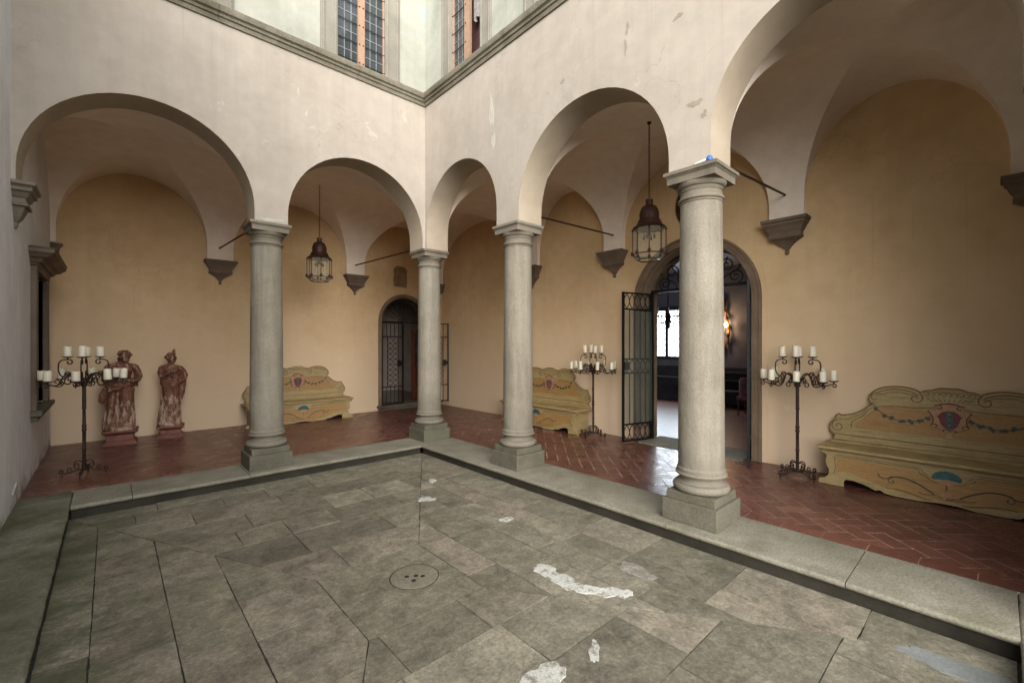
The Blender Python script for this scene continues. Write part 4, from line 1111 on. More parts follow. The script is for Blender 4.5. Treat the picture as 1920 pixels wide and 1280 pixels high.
for (a, b) in ((-0.08, -0.26), (-0.08, 0.08), (0.3, -0.26), (0.3, 0.08)):
    mb = MB(); mb.lathe([(0.014, 0), (0.02, 0.34)], 8, (a, b)); mb.build('leg', M['woodred'], ar_)
# hall behind the left door
hall = thing('hallway', 'dark hallway seen through the fan-lit doorway', 'hallway', (1.5, 5.5, 0))
mb = MB(); HB = WL + 0.405
mb.box(-0.4, -0.3, HB, 6.6, 0, 3.2); mb.box(2.9, 3.0, HB, 6.6, 0, 3.2); mb.box(-0.4, 3.0, 6.6, 6.7, 0, 3.2); mb.box(-0.4, 3.0, HB, 6.7, 3.2, 3.3)
at_zero(mb.build('walls', M['hallwall'], smooth=0), hall)
mb = MB(); mb.box(0.55, 1.02, 5.0, 5.45, 0.12, 1.9); at_zero(mb.build('cupboard', M['wainscot'], smooth=0, bevel=0.02), hall)
mb = MB(); mb.box(-0.4, 3.0, WL + 0.30, 6.6, 0.0, 0.112)
struct(mb.build('hall_floor', simple('hall_tile', (0.12, 0.07, 0.055), 0.25, 0, var=0.3, scale=6), smooth=0))
dd = thing('wooden_door', 'red-brown glazed wooden door standing open inside the fan-lit doorway', 'door', (2.02, 4.15, 0.115), R(12))
mb = MB(); W_ = 0.62
for z0, z1 in ((0, 0.14), (0.80, 0.92), (1.72, 1.84)): mb.box(0.09, W_-0.09, -0.02, 0.02, z0, z1)
mb.box(0, 0.09, -0.02, 0.02, 0, 1.84); mb.box(W_-0.09, W_, -0.02, 0.02, 0, 1.84); mb.box(0.09, W_-0.09, -0.01, 0.01, 0.14, 0.80); mb.box(0.16, W_-0.16, -0.018, 0.018, 0.22, 0.72)
mb.box(0.295, 0.325, -0.015, 0.015, 0.92, 1.72); mb.box(0.09, W_-0.09, -0.015, 0.015, 1.5, 1.53)
mb.build('panel', M['woodred'], dd, smooth=0, bevel=0.004)
mb = MB(); mb.poly([(0.09, 0, 0.92), (W_-0.09, 0, 0.92), (W_-0.09, 0, 1.72), (0.09, 0, 1.72)]); mb.build('pane', simple('sky_reflecting_glass', (0.5, 0.55, 0.6), 0.08, 0.9, var=0.5, scale=4), dd, smooth=0)

# ------------------------------------------------------------ iron gates
def bar(mb, a, b, w=0.012): mb.tube([a, b], w, 4)
def gate_leaf(t, W, Hh, levels, kind, bands, nb):
    """local: x from 0 to W, z up; returns parts"""
    mb = MB(); e = 0.017
    mb.box(0, 2*e, -e, e, 0, Hh); mb.box(W-2*e, W, -e, e, 0, Hh)
    for z in levels: mb.box(2*e, W-2*e, -e*0.8, e*0.8, z-0.012, z+0.012)
    mb.build('frame', M['iron'], t, smooth=0, bevel=0.002)
    for k in range(1, nb+1):
        x = 2*e + (W-4*e)*k/(nb+1)
        for (z0, z1) in bands['bars']: 
            mb = MB(); mb.box(x-0.006, x+0.006, -0.006, 0.006, z0, z1); mb.build('bar', M['iron'], t, smooth=0)
    return e
def make_big_leaf(t, W, Hh=2.36):
    lv = [0.013, 0.27, 1.08, 1.30, 2.09, Hh-0.013]
    gate_leaf(t, W, Hh, lv, 'oval', {'bars': [(0.28, 1.07), (1.31, 2.08)]}, 4)
    for (z0, z1) in ((0.028, 0.256), (1.094, 1.286), (2.104, Hh-0.028)):
        mb = MB()
        nper = 5
        for s_ in (-1, 1):
            # pointed ovals made by two sine waves
            for k in range(nper):
                x0 = 0.034 + (W-0.068)*k/nper; x1 = 0.034 + (W-0.068)*(k+1)/nper
                pts = [(x0 + (x1-x0)*(0.5 + s_*0.5*math.sin(PI*t_)), 0, z0 + (z1-z0)*t_) for t_ in [i/10 for i in range(11)]]
                mb.tube(pts, 0.007, 5)
        mb.build('lattice_band', M['iron'], t, smooth=0.8)
    mb = MB(); mb.box(W-0.13, W-0.03, -0.022, 0.022, 1.13, 1.26); mb.build('lock', M['iron'], t, smooth=0, bevel=0.003)
    mb = MB(); mb.box(0.03, W - 0.03, 0.026, 0.030, 0.30, 2.06); mb.build('pane', glass_mat('gate_glass', (0.10, 0.12, 0.10), 0.22, 0.08), t, smooth=0)
hx, hy, ex, ey = 2.64, -2.545, 2.03, -2.385
ga = thing('iron_gate', 'open black iron gate leaf with ovals, swung out left of the big doorway', 'gate', (hx, hy, 0.02), math.atan2(ey-hy, ex-hx), 'iron gate leaves of the big doorway')
make_big_leaf(ga, math.dist((hx, hy), (ex, ey)))
hx, hy, ex, ey = 2.66, -4.03, 2.03, -4.235
gb = thing('iron_gate', 'black iron gate leaf seen edge-on, swung out right of the big doorway', 'gate', (hx, hy, 0.02), math.atan2(ey-hy, ex-hx), 'iron gate leaves of the big doorway')
make_big_leaf(gb, math.dist((hx, hy), (ex, ey)))
# fixed frame and scrolled lunette of the big doorway
lg = thing('gate_lunette', 'black scrolled iron lunette filling the arch of the big doorway', 'grille', (WR + 0.22, DRc, DRs))
mb = MB(); mb.T = lambda u, d, z: (d, u, z)
rr_ = 0.79
mb.tube([(rr_*math.cos(PI*i/40), 0, 0.22 + (rr_)*math.sin(PI*i/40)*0.70) for i in range(41)], 0.017, 6)
mb.box(-0.80, 0.80, -0.02, 0.02, 0.19, 0.235)
mb.box(-0.80, -0.77, -0.019, 0.019, -DRs, 0.19); mb.box(0.75, 0.80, -0.019, 0.019, -DRs, 0.19)
mb.build('frame', M['iron'], lg, smooth=0.5)
mb = MB(); mb.T = lambda u, d, z: (d, u, z)
def sc2(pts, r=0.0105): mb.tube([(a, 0, b) for a, b in pts], r, 5)
for s_ in (-1, 1):
    sc2([(s_*a, b) for a, b in spiral(0.54, 0.33, 0.105, 0.02, -1.2, 9, 40)])
    sc2([(s_*a, b) for a, b in spiral(0.42, 0.50, 0.115, 0.02, 3.9, -6, 40)])
    sc2([(s_*a, b) for a, b in spiral(0.20, 0.60, 0.10, 0.02, -1.5, 9, 40)])
    sc2([(s_*a, b) for a, b in spiral(0.24, 0.37, 0.12, 0.02, 4.5, -6, 40)])
    sc2([(s_*a, b) for a, b in bez((0.04, 0.235), (0.1, 0.5), (0.35, 0.3), (0.43, 0.62), 14)])
    sc2([(s_*a, b) for a, b in bez((0.34, 0.235), (0.34, 0.4), (0.60, 0.35), (0.60, 0.50), 14)])
sc2([(0, 0.235), (0, 0.73)], 0.011)
sc2(ell(0, 0.42, 0.05, 0.09, 20) + [ell(0, 0.42, 0.05, 0.09, 20)[0]])
mb.build('scrollwork', M['iron'], lg, smooth=0.9)
# open glazed door leaf folded against the right reveal
gd = thing('glazed_door', 'rippled glass door folded back against the right reveal of the big doorway', 'door', (WR + 0.24, DRc - DRr - 0.02, 0.02), R(-4))
mb = MB(); mb.box(0, 0.03, -0.015, 0.015, 0, 2.36); mb.box(0.60, 0.63, -0.015, 0.015, 0, 2.36)
for z in (0, 0.42, 1.02, 1.22, 1.95, 2.33): mb.box(0.03, 0.60, -0.014, 0.014, z, z+0.03)
mb.build('frame', M['iron'], gd, smooth=0)
mb = MB(); mb.box(0.03, 0.60, -0.003, 0.003, 0.03, 2.33); mb.build('pane', M['texglass'], gd, smooth=0)

# left door gates
def small_leaf(t, W):
    Hh = 1.97
    lv = [0.015, 0.42, 1.62, Hh-0.015]
    gate_leaf(t, W, Hh, lv, 'r', {'bars': [(0.03, 0.41), (1.63, Hh-0.03)]}, 4)
    mb = MB(); x0, x1 = W*0.27, W*0.76
    for x in (x0, x1): mb.box(x-0.007, x+0.007, -0.007, 0.007, 0.43, 1.61)
    n = 9; rr = (x1-x0)/4
    for i in range(n):
        z = 0.45 + (1.14)*(i+0.5)/n
        for c in (x0 + rr, x0 + 3*rr):
            mb.tube([(c + rr*0.85*math.cos(2*PI*k/12), 0, z + 0.055*math.sin(2*PI*k/12)) for k in range(12)], 0.0055, 4, closed=True)
            mb.box(c-0.016, c+0.016, -0.006, 0.006, z-0.075, z-0.048)
    mb.build('rosette_panel', M['rust'], t, smooth=0.8)
    mb = MB(); mb.prism([(W-0.03, 1.0), (W-0.10, 1.06), (W-0.17, 1.04), (W-0.15, 0.98), (W-0.17, 0.92), (W-0.10, 0.90), (W-0.03, 0.95)], -0.012, 0.012); mb.build('lock', M['iron'], t, smooth=0)
sl = thing('iron_gate', 'closed dark iron gate leaf with ring pattern in the fan-lit doorway', 'gate', (DLc - DLr + 0.012, WL + 0.03, 0.118), 0, 'iron gate leaves of the fan-lit door')
small_leaf(sl, 0.575)
hx, hy, ex, ey = 1.99, WL + 0.0, 2.43, 3.02
sr_ = thing('iron_gate', 'open dark iron gate leaf with ring pattern, right of the corner column', 'gate', (hx, hy, 0.118), math.atan2(ey-hy, ex-hx), 'iron gate leaves of the fan-lit door')
small_leaf(sr_, math.dist((hx, hy), (ex, ey)))
fan = thing('fanlight_grille', 'dark iron fan-shaped grille with radiating bars above the ring-patterned gate', 'grille', (DLc, WL + 0.03, DLs))
mb = MB(); r_ = DLr - 0.02
mb.tube([(r_*math.cos(PI*i/36), 0, r_*math.sin(PI*i/36)) for i in range(37)], 0.014, 6)
mb.box(-r_, r_, -0.015, 0.015, -0.012, 0.018)
mb.build('frame', M['iron'], fan, smooth=0.5)
mb = MB()
for k in range(1, 10):
    a = PI*k/10; mb.tube([(0.05*math.cos(a), 0, 0.05*math.sin(a)+0.01), (r_*0.97*math.cos(a), 0, r_*0.97*math.sin(a))], 0.0055, 5)
mb.lathe([(0.0, 0.0), (0.06, 0.0)], 3) if False else None
mb.tube([(0.06*math.cos(PI*i/12), 0, 0.06*math.sin(PI*i/12)+0.01) for i in range(13)], 0.010, 5)
for k in range(10):
    a = PI*(k+0.5)/10; mb.tube([(r_*0.86*math.cos(a) + x_, 0, r_*0.86*math.sin(a) + z_) for x_, z_ in spiral(0, 0, 0.055, 0.01, a, a+8, 16)], 0.004, 4)
mb.build('spokes', M['iron'], fan, smooth=0.9)

# ------------------------------------------------------------ lanterns
def make_lantern(loc, label, first=None, chain=0.86):
    if first: return dup(first, loc, R(11), label)
    t = thing('hanging_lantern', label, 'lantern', loc, R(8), 'glass lanterns hanging from the vaults')
    # origin at bottom
    ph = PI/8
    mb = MB(); mb.lathe([(0.205, 0.41), (0.15, 0.455), (0.155, 0.47), (0.135, 0.48), (0.142, 0.50), (0.118, 0.515), (0.118, 0.56)], 24)
    mb.lathe([(0.118, 0.56), (0.117, 0.60), (0.108, 0.64), (0.085, 0.68), (0.05, 0.70)], 24)
    for k in range(8):
        a = 2*PI*k/8 + ph; mb.tube([(0.119*math.cos(a), 0.119*math.sin(a), 0.53), (0.118*math.cos(a), 0.118*math.sin(a), 0.6), (0.088*math.cos(a), 0.088*math.sin(a), 0.68)], 0.004, 4)
    mb.lathe([(0.045, 0.695), (0.045, 0.77), (0.03, 0.775)], 16)
    mb.build('cap', M['copper'], t, smooth=0.6)
    oct_ = lambda r, z: [(r*math.cos(2*PI*k/8 + ph), r*math.sin(2*PI*k/8 + ph), z) for k in range(8)]
    mb = MB()
    lv = [(0.205, 0.40), (0.205, 0.07), (0.15, 0.0)]
    for r, z in lv: mb.tube(oct_(r, z), 0.0065, 4, closed=True)
    for k in range(8):
        pts = [oct_(r, z)[k] for r, z in lv]; mb.tube(pts, 0.006, 4)
        # central muntin and bottom rosette on each side
        p, q = oct_(0.205, 0.07)[k], oct_(0.205, 0.07)[(k+1) % 8]
        c = ((p[0]+q[0])/2, (p[1]+q[1])/2)
        mb.ball((p[0]*1.01, p[1]*1.01, 0.085), 0.024, 8, 5, (1, 1, 1.3)); mb.ball((p[0], p[1], 0.385), 0.015, 6, 4)
    mb.build('frame', M['rust'], t, smooth=0.6)
    mb = MB(); A, B, C = ([mb.P(p) for p in oct_(r*0.985, z)] for r, z in lv)
    for k in range(8): mb.F((A[k], A[(k+1)%8], B[(k+1)%8], B[k])); mb.F((B[k], B[(k+1)%8], C[(k+1)%8], C[k]))
    mb.F(C); mb.build('glass', M['lampglass'], t, smooth=0)
    mb = MB()
    for k in range(4):
        a = 2*PI*k/4; mb.tube([(0, 0, 0.36), (0.03*math.cos(a), 0.03*math.sin(a), 0.31), (0.065*math.cos(a), 0.065*math.sin(a), 0.32), (0.07*math.cos(a), 0.07*math.sin(a), 0.35)], 0.005, 5)
        mb.ball((0.07*math.cos(a), 0.07*math.sin(a), 0.29), 0.017, 8, 6, (1, 1, 1.6))
    mb.tube([(0, 0, 0.30), (0, 0, 0.46)], 0.01, 6)
    mb.build('bulb_cluster', M['rust'], t, smooth=0.8)
    mb = MB(); z = 0.775; k = 0
    top = 4.39 - loc[2]
    while z < top - 0.02:
        ax = (1, 0) if k % 2 else (0, 1)
        mb.tube([(0.011*math.cos(2*PI*i/10)*ax[0], 0.011*math.cos(2*PI*i/10)*ax[1], z + 0.021 + 0.021*math.sin(2*PI*i/10)) for i in range(10)], 0.0036, 4, closed=True)
        z += 0.034; k += 1
    mb.lathe([(0.022, top-0.012), (0.03, top+0.01)], 10)
    mb.build('chain', M['rust'], t, smooth=0.8)
    return t
lan1 = make_lantern((1.20, -3.34, 2.636), 'aged copper and glass lantern hanging left of the nearest big column')
lan2 = make_lantern((-1.157, 1.80, 2.68), 'aged copper and glass lantern hanging over the painted bench behind the left arcade', lan1)

# ------------------------------------------------------------ candelabra
def make_cand(loc, rot, label, Rl, Ru, cr, ch_, desc, ua=0.0, top_z=1.41):
    t = thing('candelabrum', label, 'candelabrum', loc, rot, 'wrought iron floor candelabra')
    mb = MB()
    pr = [(0.016, 0.05), (0.017, 0.3), (0.023, 0.31), (0.017, 0.33), (0.017, 0.52), (0.024, 0.53), (0.018, 0.56), (0.024, 0.59), (0.017, 0.6), (0.015, 0.78), (0.021, 0.79), (0.018, 0.82), (0.018, 1.05), (0.032, 1.06), (0.035, 1.075), (0.018, 1.09), (0.012, 1.16)]
    mb.lathe([(r*1.0, z) for r, z in pr], 12); mb.build('pole', M['rust'], t, smooth=0.6)
    def radial(pts, a, r, m):
        c, s_ = math.cos(a), math.sin(a); m.tube([(p[0]*c, p[0]*s_, p[1]) for p in pts], r, 6)
    # feet
    for k in range(4):
        a = PI/4 + k*PI/2; mb = MB(); fs = 0.80 if cr > 0.036 else 0.95
        def radial(pts, a, r, m, fs=fs):
            c, s_ = math.cos(a)*fs, math.sin(a)*fs; m.tube([(p[0]*c, p[0]*s_, p[1]) for p in pts], r, 6)
        radial([(0.015, 0.06)] + bez((0.015, 0.06), (0.10, 0.09), (0.14, 0.02), (0.235, 0.035), 10) + spiral(0.24, 0.062, 0.028, 0.008, -1.4, 5.5, 18), a, 0.0075, mb)
        radial(spiral(0.075, 0.115, 0.038, 0.010, -2.4, 5.2, 20) , a, 0.006, mb)
        radial([(0.015, 0.155)] + spiral(0.065, 0.125, 0.052, 0.044, 2.3, -0.6, 12) , a, 0.006, mb)
        radial(spiral(0.155, 0.078, 0.034, 0.008, -1.8, 5.5, 18), a, 0.006, mb)
        mb.ball((0.24*fs*math.cos(a), 0.24*fs*math.sin(a), 0.012), 0.012, 6, 4)
        mb.build('foot', M['rust'], t, smooth=0.9)
    def radial(pts, a, r, m):
        c, s_ = math.cos(a), math.sin(a); m.tube([(p[0]*c, p[0]*s_, p[1]) for p in pts], r, 6)
    pans = []
    for k in range(8):
        a = R(22.5*0) + k*PI/4; mb = MB(); zl = 1.125
        radial(bez((0.02, 1.07), (0.05, 1.21), (0.15, 1.26), (0.19, 1.15), 12) + bez((0.19, 1.15), (0.21, 1.05), (max(0.24, Rl-0.12), 1.06), (Rl, 1.105), 12)[1:] , a, 0.0068, mb)
        radial(spiral(Rl + 0.004, 1.082, 0.024, 0.007, 1.6, -4.2, 16), a, 0.0062, mb)
        if k % 2 == 0:
            radial(spiral(0.15, 1.155, 0.040, 0.008, 0.5, 7.2, 20), a, 0.0058, mb)
            radial(spiral(0.085, 1.075, 0.036, 0.008, 2.6, -4.4, 20), a, 0.0058, mb)
        else:
            radial(spiral(0.105, 1.125, 0.034, 0.008, 1.6, 8, 18), a, 0.0058, mb)
            radial(spiral(0.235, 1.115, 0.030, 0.008, 4.4, -2.0, 18), a, 0.0058, mb)
        mb.tube([(Rl*math.cos(a), Rl*math.sin(a), 1.105), (Rl*math.cos(a), Rl*math.sin(a), 1.128)], 0.008, 6)
        arm = mb.build('arm', M['rust'], t, smooth=0.9)
        mb = MB(); mb.lathe([(0.012, 1.124), (0.03, 1.127), (cr + 0.014, 1.136), (cr + 0.016, 1.140), (0.01, 1.132)], 18, (Rl*math.cos(a), Rl*math.sin(a)))
        mb.build('drip_pan', M['rust'], arm, smooth=0.7); pans.append((Rl*math.cos(a), Rl*math.sin(a), 1.1405, 0))
    for k in range(4):
        a = k*PI/2 + ua; mb = MB()
        # C scroll: inner curl near hub, bulging outwards, curling in beneath the pan
        radial(spiral(0.145, 1.205, 0.008, 0.034, -2.0, 4.4, 18)+ bez((0.133, 1.172), (0.20, 1.15), (Ru + 0.085, 1.22), (Ru + 0.075, 1.32), 12) + spiral(Ru + 0.015, 1.325, 0.060, 0.048, 0.0, 1.5, 8) + spiral(Ru - 0.012, 1.342, 0.034, 0.008, 1.3, 7.6, 22), a, 0.0068, mb)
        mb.tube([(Ru*math.cos(a), Ru*math.sin(a), 1.375), (Ru*math.cos(a), Ru*math.sin(a), top_z - 0.012)], 0.008, 6)
        arm = mb.build('upper_arm', M['rust'], t, smooth=0.9)
        mb = MB(); z = top_z; mb.lathe([(0.012, z-0.016), (0.03, z-0.013), (cr + 0.014, z-0.004), (cr + 0.016, z), (0.01, z-0.008)], 18, (Ru*math.cos(a), Ru*math.sin(a)))
        mb.build('drip_pan', M['rust'], arm, smooth=0.7); pans.append((Ru*math.cos(a), Ru*math.sin(a), z + 0.0005, 1))
    # candles: separate things
    proto = []
    for v_ in range(3):
        g = random.Random(v_ + int(cr*1e4)); mb = MB(); seg = 20
        h_ = ch_ * (1 + 0.07*(v_-1)); pr = [(cr*0.97, 0.0), (cr, 0.006), (cr*0.99, h_*0.5), (cr*0.985, h_-0.008)]
        rings = [[mb.P((r*math.cos(2*PI*i/seg), r*math.sin(2*PI*i/seg), z)) for i in range(seg)] for r, z in pr]
        rim = [mb.P((cr*0.93*math.cos(2*PI*i/seg), cr*0.93*math.sin(2*PI*i/seg), h_ + 0.004*math.sin(i*0.9+v_*2) + g.uniform(-.001, .0015))) for i in range(seg)]
        inn = [mb.P((cr*0.6*math.cos(2*PI*i/seg), cr*0.6*math.sin(2*PI*i/seg), h_-0.010)) for i in range(seg)]
        rings += [rim, inn]
        for A, B in zip(rings, rings[1:]):
            for i in range(seg): mb.F((A[i], A[(i+1)%seg], B[(i+1)%seg], B[i]))
        mb.F(rings[0][::-1]); mb.F(inn)
        mb.mi = 1; mb.tube([(0, 0, h_-0.012), (0.002, 0.001, h_+0.004), (0.005, 0.002, h_+0.010)], 0.0024, 5)
        me = mb.build('pillar_candle', [M['candle'], M['wick']], smooth=0.7)
        proto.append(me)
    info = []
    ca_, sa_ = math.cos(rot), math.sin(rot)
    for i, (x, y, z, up) in enumerate(pans):
        wx, wy, wz = loc[0] + x*ca_ - y*sa_, loc[1] + x*sa_ + y*ca_, loc[2] + z
        px = project(wx, wy, wz); dist = math.dist((wx, wy), (CAMX, CAMY))
        info.append((up, px[0], dist, (wx, wy, wz)))
    dc = math.dist(loc[:2], (CAMX, CAMY))
    used = [False]*3
    NTH = ['leftmost', 'second from the left', 'third from the left', 'fourth from the left', 'fifth from the left', 'sixth from the left', 'seventh from the left', 'rightmost']
    for up in (0, 1):
        L = sorted([q for q in info if q[0] == up], key=lambda q: q[1])
        for k, q in enumerate(L):
            nm = NTH[k] if k < len(L)-1 else 'rightmost'
            tier = 'upper ring' if up else 'lower ring'
            v_ = (k*7 + up) % 3
            if not used[v_]: o = proto[v_]; used[v_] = True
            else: o = proto[v_].copy(); bpy.context.collection.objects.link(o)
            o.location = q[3]; o.rotation_euler = (R(((k*37) % 5 - 2)*0.8), R(((k*53) % 5 - 2)*0.7), k*1.3)
            tag(o, '%s ivory candle, %s, %s' % (nm.replace('the ', ''), tier, desc), 'candle', 'pillar candles on the candelabra')
    return t
make_cand((-4.15, 0.975, 0), R(36), 'black wrought iron candelabrum with fat candles beside the statues', 0.355, 0.140, 0.037, 0.116, 'candelabrum by the statues', R(49))
make_cand((2.12, -1.75, 0), R(48), 'black wrought iron candelabrum with thin candles between a bench and the open gate', 0.36, 0.140, 0.029, 0.128, 'candelabrum left of the gates', R(4))
make_cand((2.06, -4.765, 0), R(13), 'black wrought iron candelabrum right of the big doorway, in front of light switches', 0.345, 0.148, 0.034, 0.12, 'candelabrum right of the gates', R(-4))

# ------------------------------------------------------------ benches
def make_bench(T, uc, wall_d, s, label, shield='crimson', size=1.0):
    """T maps (u,d,z); wall at d=wall_d, bench grows towards -d"""
    base_l = T(uc, wall_d - 0.25, 0)
    t = thing('painted_bench', label, 'bench', base_l, 0, 'painted baroque benches along the gallery walls')
    # local transform: u right, d out of wall, z
    def TT(u, o, z):
        w = T(uc + u*size, wall_d - o, z); return (w[0]-base_l[0], w[1]-base_l[1], w[2]-base_l[2])
    def mk(): m = MB(); m.T = TT; return m
    half = [(0, 1.10), (0.06, 1.102), (0.10, 1.09), (0.13, 1.075), (0.17, 1.072), (0.21, 1.055)]
    half += [(a, b) for a, b in bez((0.215, 1.045), (0.27, 1.105), (0.50, 1.13), (0.60, 1.03), 12)]
    half += [(0.635, 0.985), (0.645, 0.94), (0.625, 0.905), (0.60, 0.90)]
    half += bez((0.615, 0.885), (0.68, 0.84), (0.73, 0.745), (0.895, 0.735), 10)
    half += [(0.915, 0.75), (0.935, 0.735), (0.955, 0.69), (0.99, 0.64), (1.005, 0.59), (0.995, 0.54), (0.965, 0.51), (0.955, 0.495), (0.975, 0.44)]
    outline = half + [(-a, b) for a, b in reversed(half[1:])]
    b = mk(); b.prism(outline, 0.04, 0.085); back = b.build('backrest', M['benchcream'], t, smooth=0.5, bevel=0.006)
    F0 = 0.086
    def line(m, pts, w=0.006, o=F0): m.tube([(a, o, b_) for a, b_ in pts], w*0.72, 5)
    ln = mk()
    for sg in (-1, 1):
        S = lambda pts: [(sg*a, b_) for a, b_ in pts]
        sc_ = [(a, b_-0.028) for a, b_ in bez((0.235, 1.035), (0.28, 1.105), (0.48, 1.125), (0.585, 1.03), 14)]
        line(ln, S(sc_)); line(ln, S([(a*0.97+0.005, b_-0.03) for a, b_ in sc_[:-1]]), 0.004)
        line(ln, S(spiral(0.255, 0.985, 0.062, 0.008, 2.0, 9.2, 30)), 0.007)
        line(ln, S(spiral(0.585, 0.965, 0.045, 0.02, 1.2, -2.2, 12)), 0.006)
        line(ln, S(spiral(0.925, 0.605, 0.066, 0.01, 1.4, -7.4, 34)), 0.007)
        line(ln, S(bez((0.66, 0.84), (0.70, 0.74), (0.80, 0.72), (0.86, 0.68), 10)), 0.004)
        line(ln, S([(0.80, 0.60), (0.80, 0.66), (0.76, 0.70), (0.70, 0.74), (0.64, 0.83), (0.60, 0.85)]), 0.005)
        line(ln, S([(0.02, 0.925)] + bez((0.12, 0.90), (0.30, 0.86), (0.42, 0.91), (0.58, 0.855), 12)), 0.005)
    for k in range(9):
        a = -0.17 + 0.34*k/8; line(ln, spiral(a, 1.035, 0.026, 0.008, 0.3, 4.2 + k % 3, 10), 0.005)
        line(ln, [(a, 1.0), (a*0.7, 0.965)], 0.004)
    line(ln, [(-0.96, 0.512), (0.96, 0.512)], 0.006)
    line(ln, half, 0.009, 0.083); line(ln, [(-a, b_) for a, b_ in half], 0.009, 0.083)
    o = ln.build('painted_scrollwork', M['benchline'], back, smooth=0.9)
    pn = mk()
    for sg in (-1, 1):
        pts = [(0.02, 0.60), (0.76, 0.60), (0.77, 0.65), (0.70, 0.71), (0.63, 0.80), (0.585, 0.835), (0.50, 0.875), (0.38, 0.885), (0.25, 0.875), (0.13, 0.85), (0.02, 0.86)]
        pn.prism([(sg*a, b_) for a, b_ in pts], F0 - 0.004, F0 + 0.0012 + 0.0003*sg)
    pn.build('ochre_panel', M['benchorange'], back, smooth=0)
    # garland
    gl = mk()
    for sg in (-1, 1):
        p_ = bez((0.60, 0.885), (0.50, 0.70), (0.26, 0.69), (0.14, 0.81), 22)
        line(gl, [(sg*a, b_) for a, b_ in p_], 0.005, F0 + 0.003)
        for k in range(2, 21, 3):
            a, b_ = p_[k]; g = random.Random(k)
            for q in range(3):
                an = g.uniform(0, 6.28); cx_, cz_ = sg*a + 0.013*math.cos(an), b_ + 0.013*math.sin(an)
                gl.prism([(cx_ + 0.021*math.cos(an + w_)*r_, cz_ + 0.021*math.sin(an + w_)*r_) for w_, r_ in ((0, 1.1), (0.9, .6), (1.9, .9), (3.1, .6), (4.3, .9), (5.4, .6))], F0 + 0.001, F0 + 0.005 + 0.0006*q)
    gl.build('garland', M['leaf'], back, smooth=0)
    # cartouche and shield
    cr_ = mk()
    ct = [(0, 0.955), (0.07, 0.945), (0.12, 0.93), (0.10, 0.905), (0.10, 0.885), (0.155, 0.88), (0.165, 0.85), (0.13, 0.80), (0.12, 0.75), (0.135, 0.715), (0.09, 0.69), (0.05, 0.672), (0.0, 0.66)]
    cr_.prism(ct + [(-a, b_) for a, b_ in reversed(ct[1:-1])], F0 - 0.003, F0 + 0.014)
    car = cr_.build('cartouche', M['benchpink'], back, smooth=0.4, bevel=0.004)
    cl = mk()
    for sg in (-1, 1):
        S = lambda pts: [(sg*a, b_) for a, b_ in pts]
        for pts in (spiral(0.075, 0.905, 0.03, 0.006, 0.5, 6.5, 18), bez((0.16, 0.87), (0.10, 0.80), (0.12, 0.74), (0.14, 0.72), 10), spiral(0.105, 0.715, 0.022, 0.006, 0.5, 5, 12), bez((0.04, 0.665), (0.06, 0.69), (0.02, 0.70), (0.0, 0.675), 6)):
            line(cl, S(pts), 0.006, F0 + 0.0145)
    line(cl, [(-0.07, 0.94), (0.0, 0.952), (0.07, 0.94)], 0.008, F0 + 0.0145)
    cl.build('cartouche_lines', simple('bench_red_line', (0.10, 0.02, 0.015), 0.6, bstr=0), back, smooth=0.9)
    shp = [(0, 0.875), (0.04, 0.870), (0.065, 0.85), (0.075, 0.83), (0.09, 0.822), (0.075, 0.80), (0.066, 0.76), (0.05, 0.72), (0.025, 0.70), (0, 0.692)]
    sh = mk(); sh.prism(shp + [(-a, b_) for a, b_ in reversed(shp[1:-1])], F0 + 0.012, F0 + 0.024)
    sho = sh.build('shield', M[shield], back, smooth=0.4, bevel=0.003)
    if shield == 'crimson':
        st = mk(); st.prism([(-0.026, 0.872), (0.026, 0.872), (0.028, 0.705), (0, 0.694), (-0.028, 0.705)], F0 + 0.0235, F0 + 0.0255)
        st.build('shield_stripe', M['leaf'], back, smooth=0)
        st = mk()
        for z in (0.845, 0.79, 0.735):
            st.tube([(a, F0 + 0.026, b_) for a, b_ in spiral(0, z, 0.013, 0.004, 0, 6, 12)], 0.002, 4)
        st.build('shield_marks', M['benchpink'], back)
    # seat
    st = mk(); st.prism([(-1.035, 0.395), (1.035, 0.395), (1.04, 0.41), (1.035, 0.425), (-1.035, 0.425), (-1.04, 0.41)], 0.03, 0.50)
    st.prism([(-1.02, 0.38), (1.02, 0.38), (1.02, 0.395), (-1.02, 0.395)], 0.04, 0.475)
    st.prism([(-0.98, 0.4252), (0.98, 0.4252), (0.975, 0.452), (-0.975, 0.452)], 0.03, 0.16)
    st.build('seat', M['benchcream'], t, smooth=0.3, bevel=0.005)
    # front panel
    sd_ = [(1.03, 0.3795), (1.01, 0.35), (0.975, 0.335), (0.955, 0.315), (0.965, 0.28), (0.968, 0.24), (0.955, 0.20), (0.935, 0.16), (0.94, 0.11), (0.97, 0.07), (1.03, 0.05), (1.035, 0.0)]
    bt = [(0.80, 0.0), (0.80, 0.055), (0.785, 0.08), (0.72, 0.085), (0.62, 0.06), (0.53, 0.022), (0.51, 0.035), (0.49, 0.036), (0.46, 0.012), (0.38, 0.004), (0.2, 0.003), (0.06, 0.02)]
    hp = sd_ + bt
    fp = mk(); fp.prism([(a, b_) for a, b_ in hp] + [(-a, b_) for a, b_ in reversed(hp)], 0.425, 0.452)
    fr = fp.build('front_panel', M['benchcream'], t, smooth=0.4, bevel=0.004)
    F1 = 0.453
    pn = mk()
    po = [(0.0, 0.225), (0.10, 0.235), (0.17, 0.27), (0.22, 0.30), (0.82, 0.31), (0.87, 0.29), (0.86, 0.20), (0.875, 0.14), (0.80, 0.165), (0.70, 0.155), (0.60, 0.12), (0.48, 0.085), (0.3, 0.06), (0.0, 0.05)]
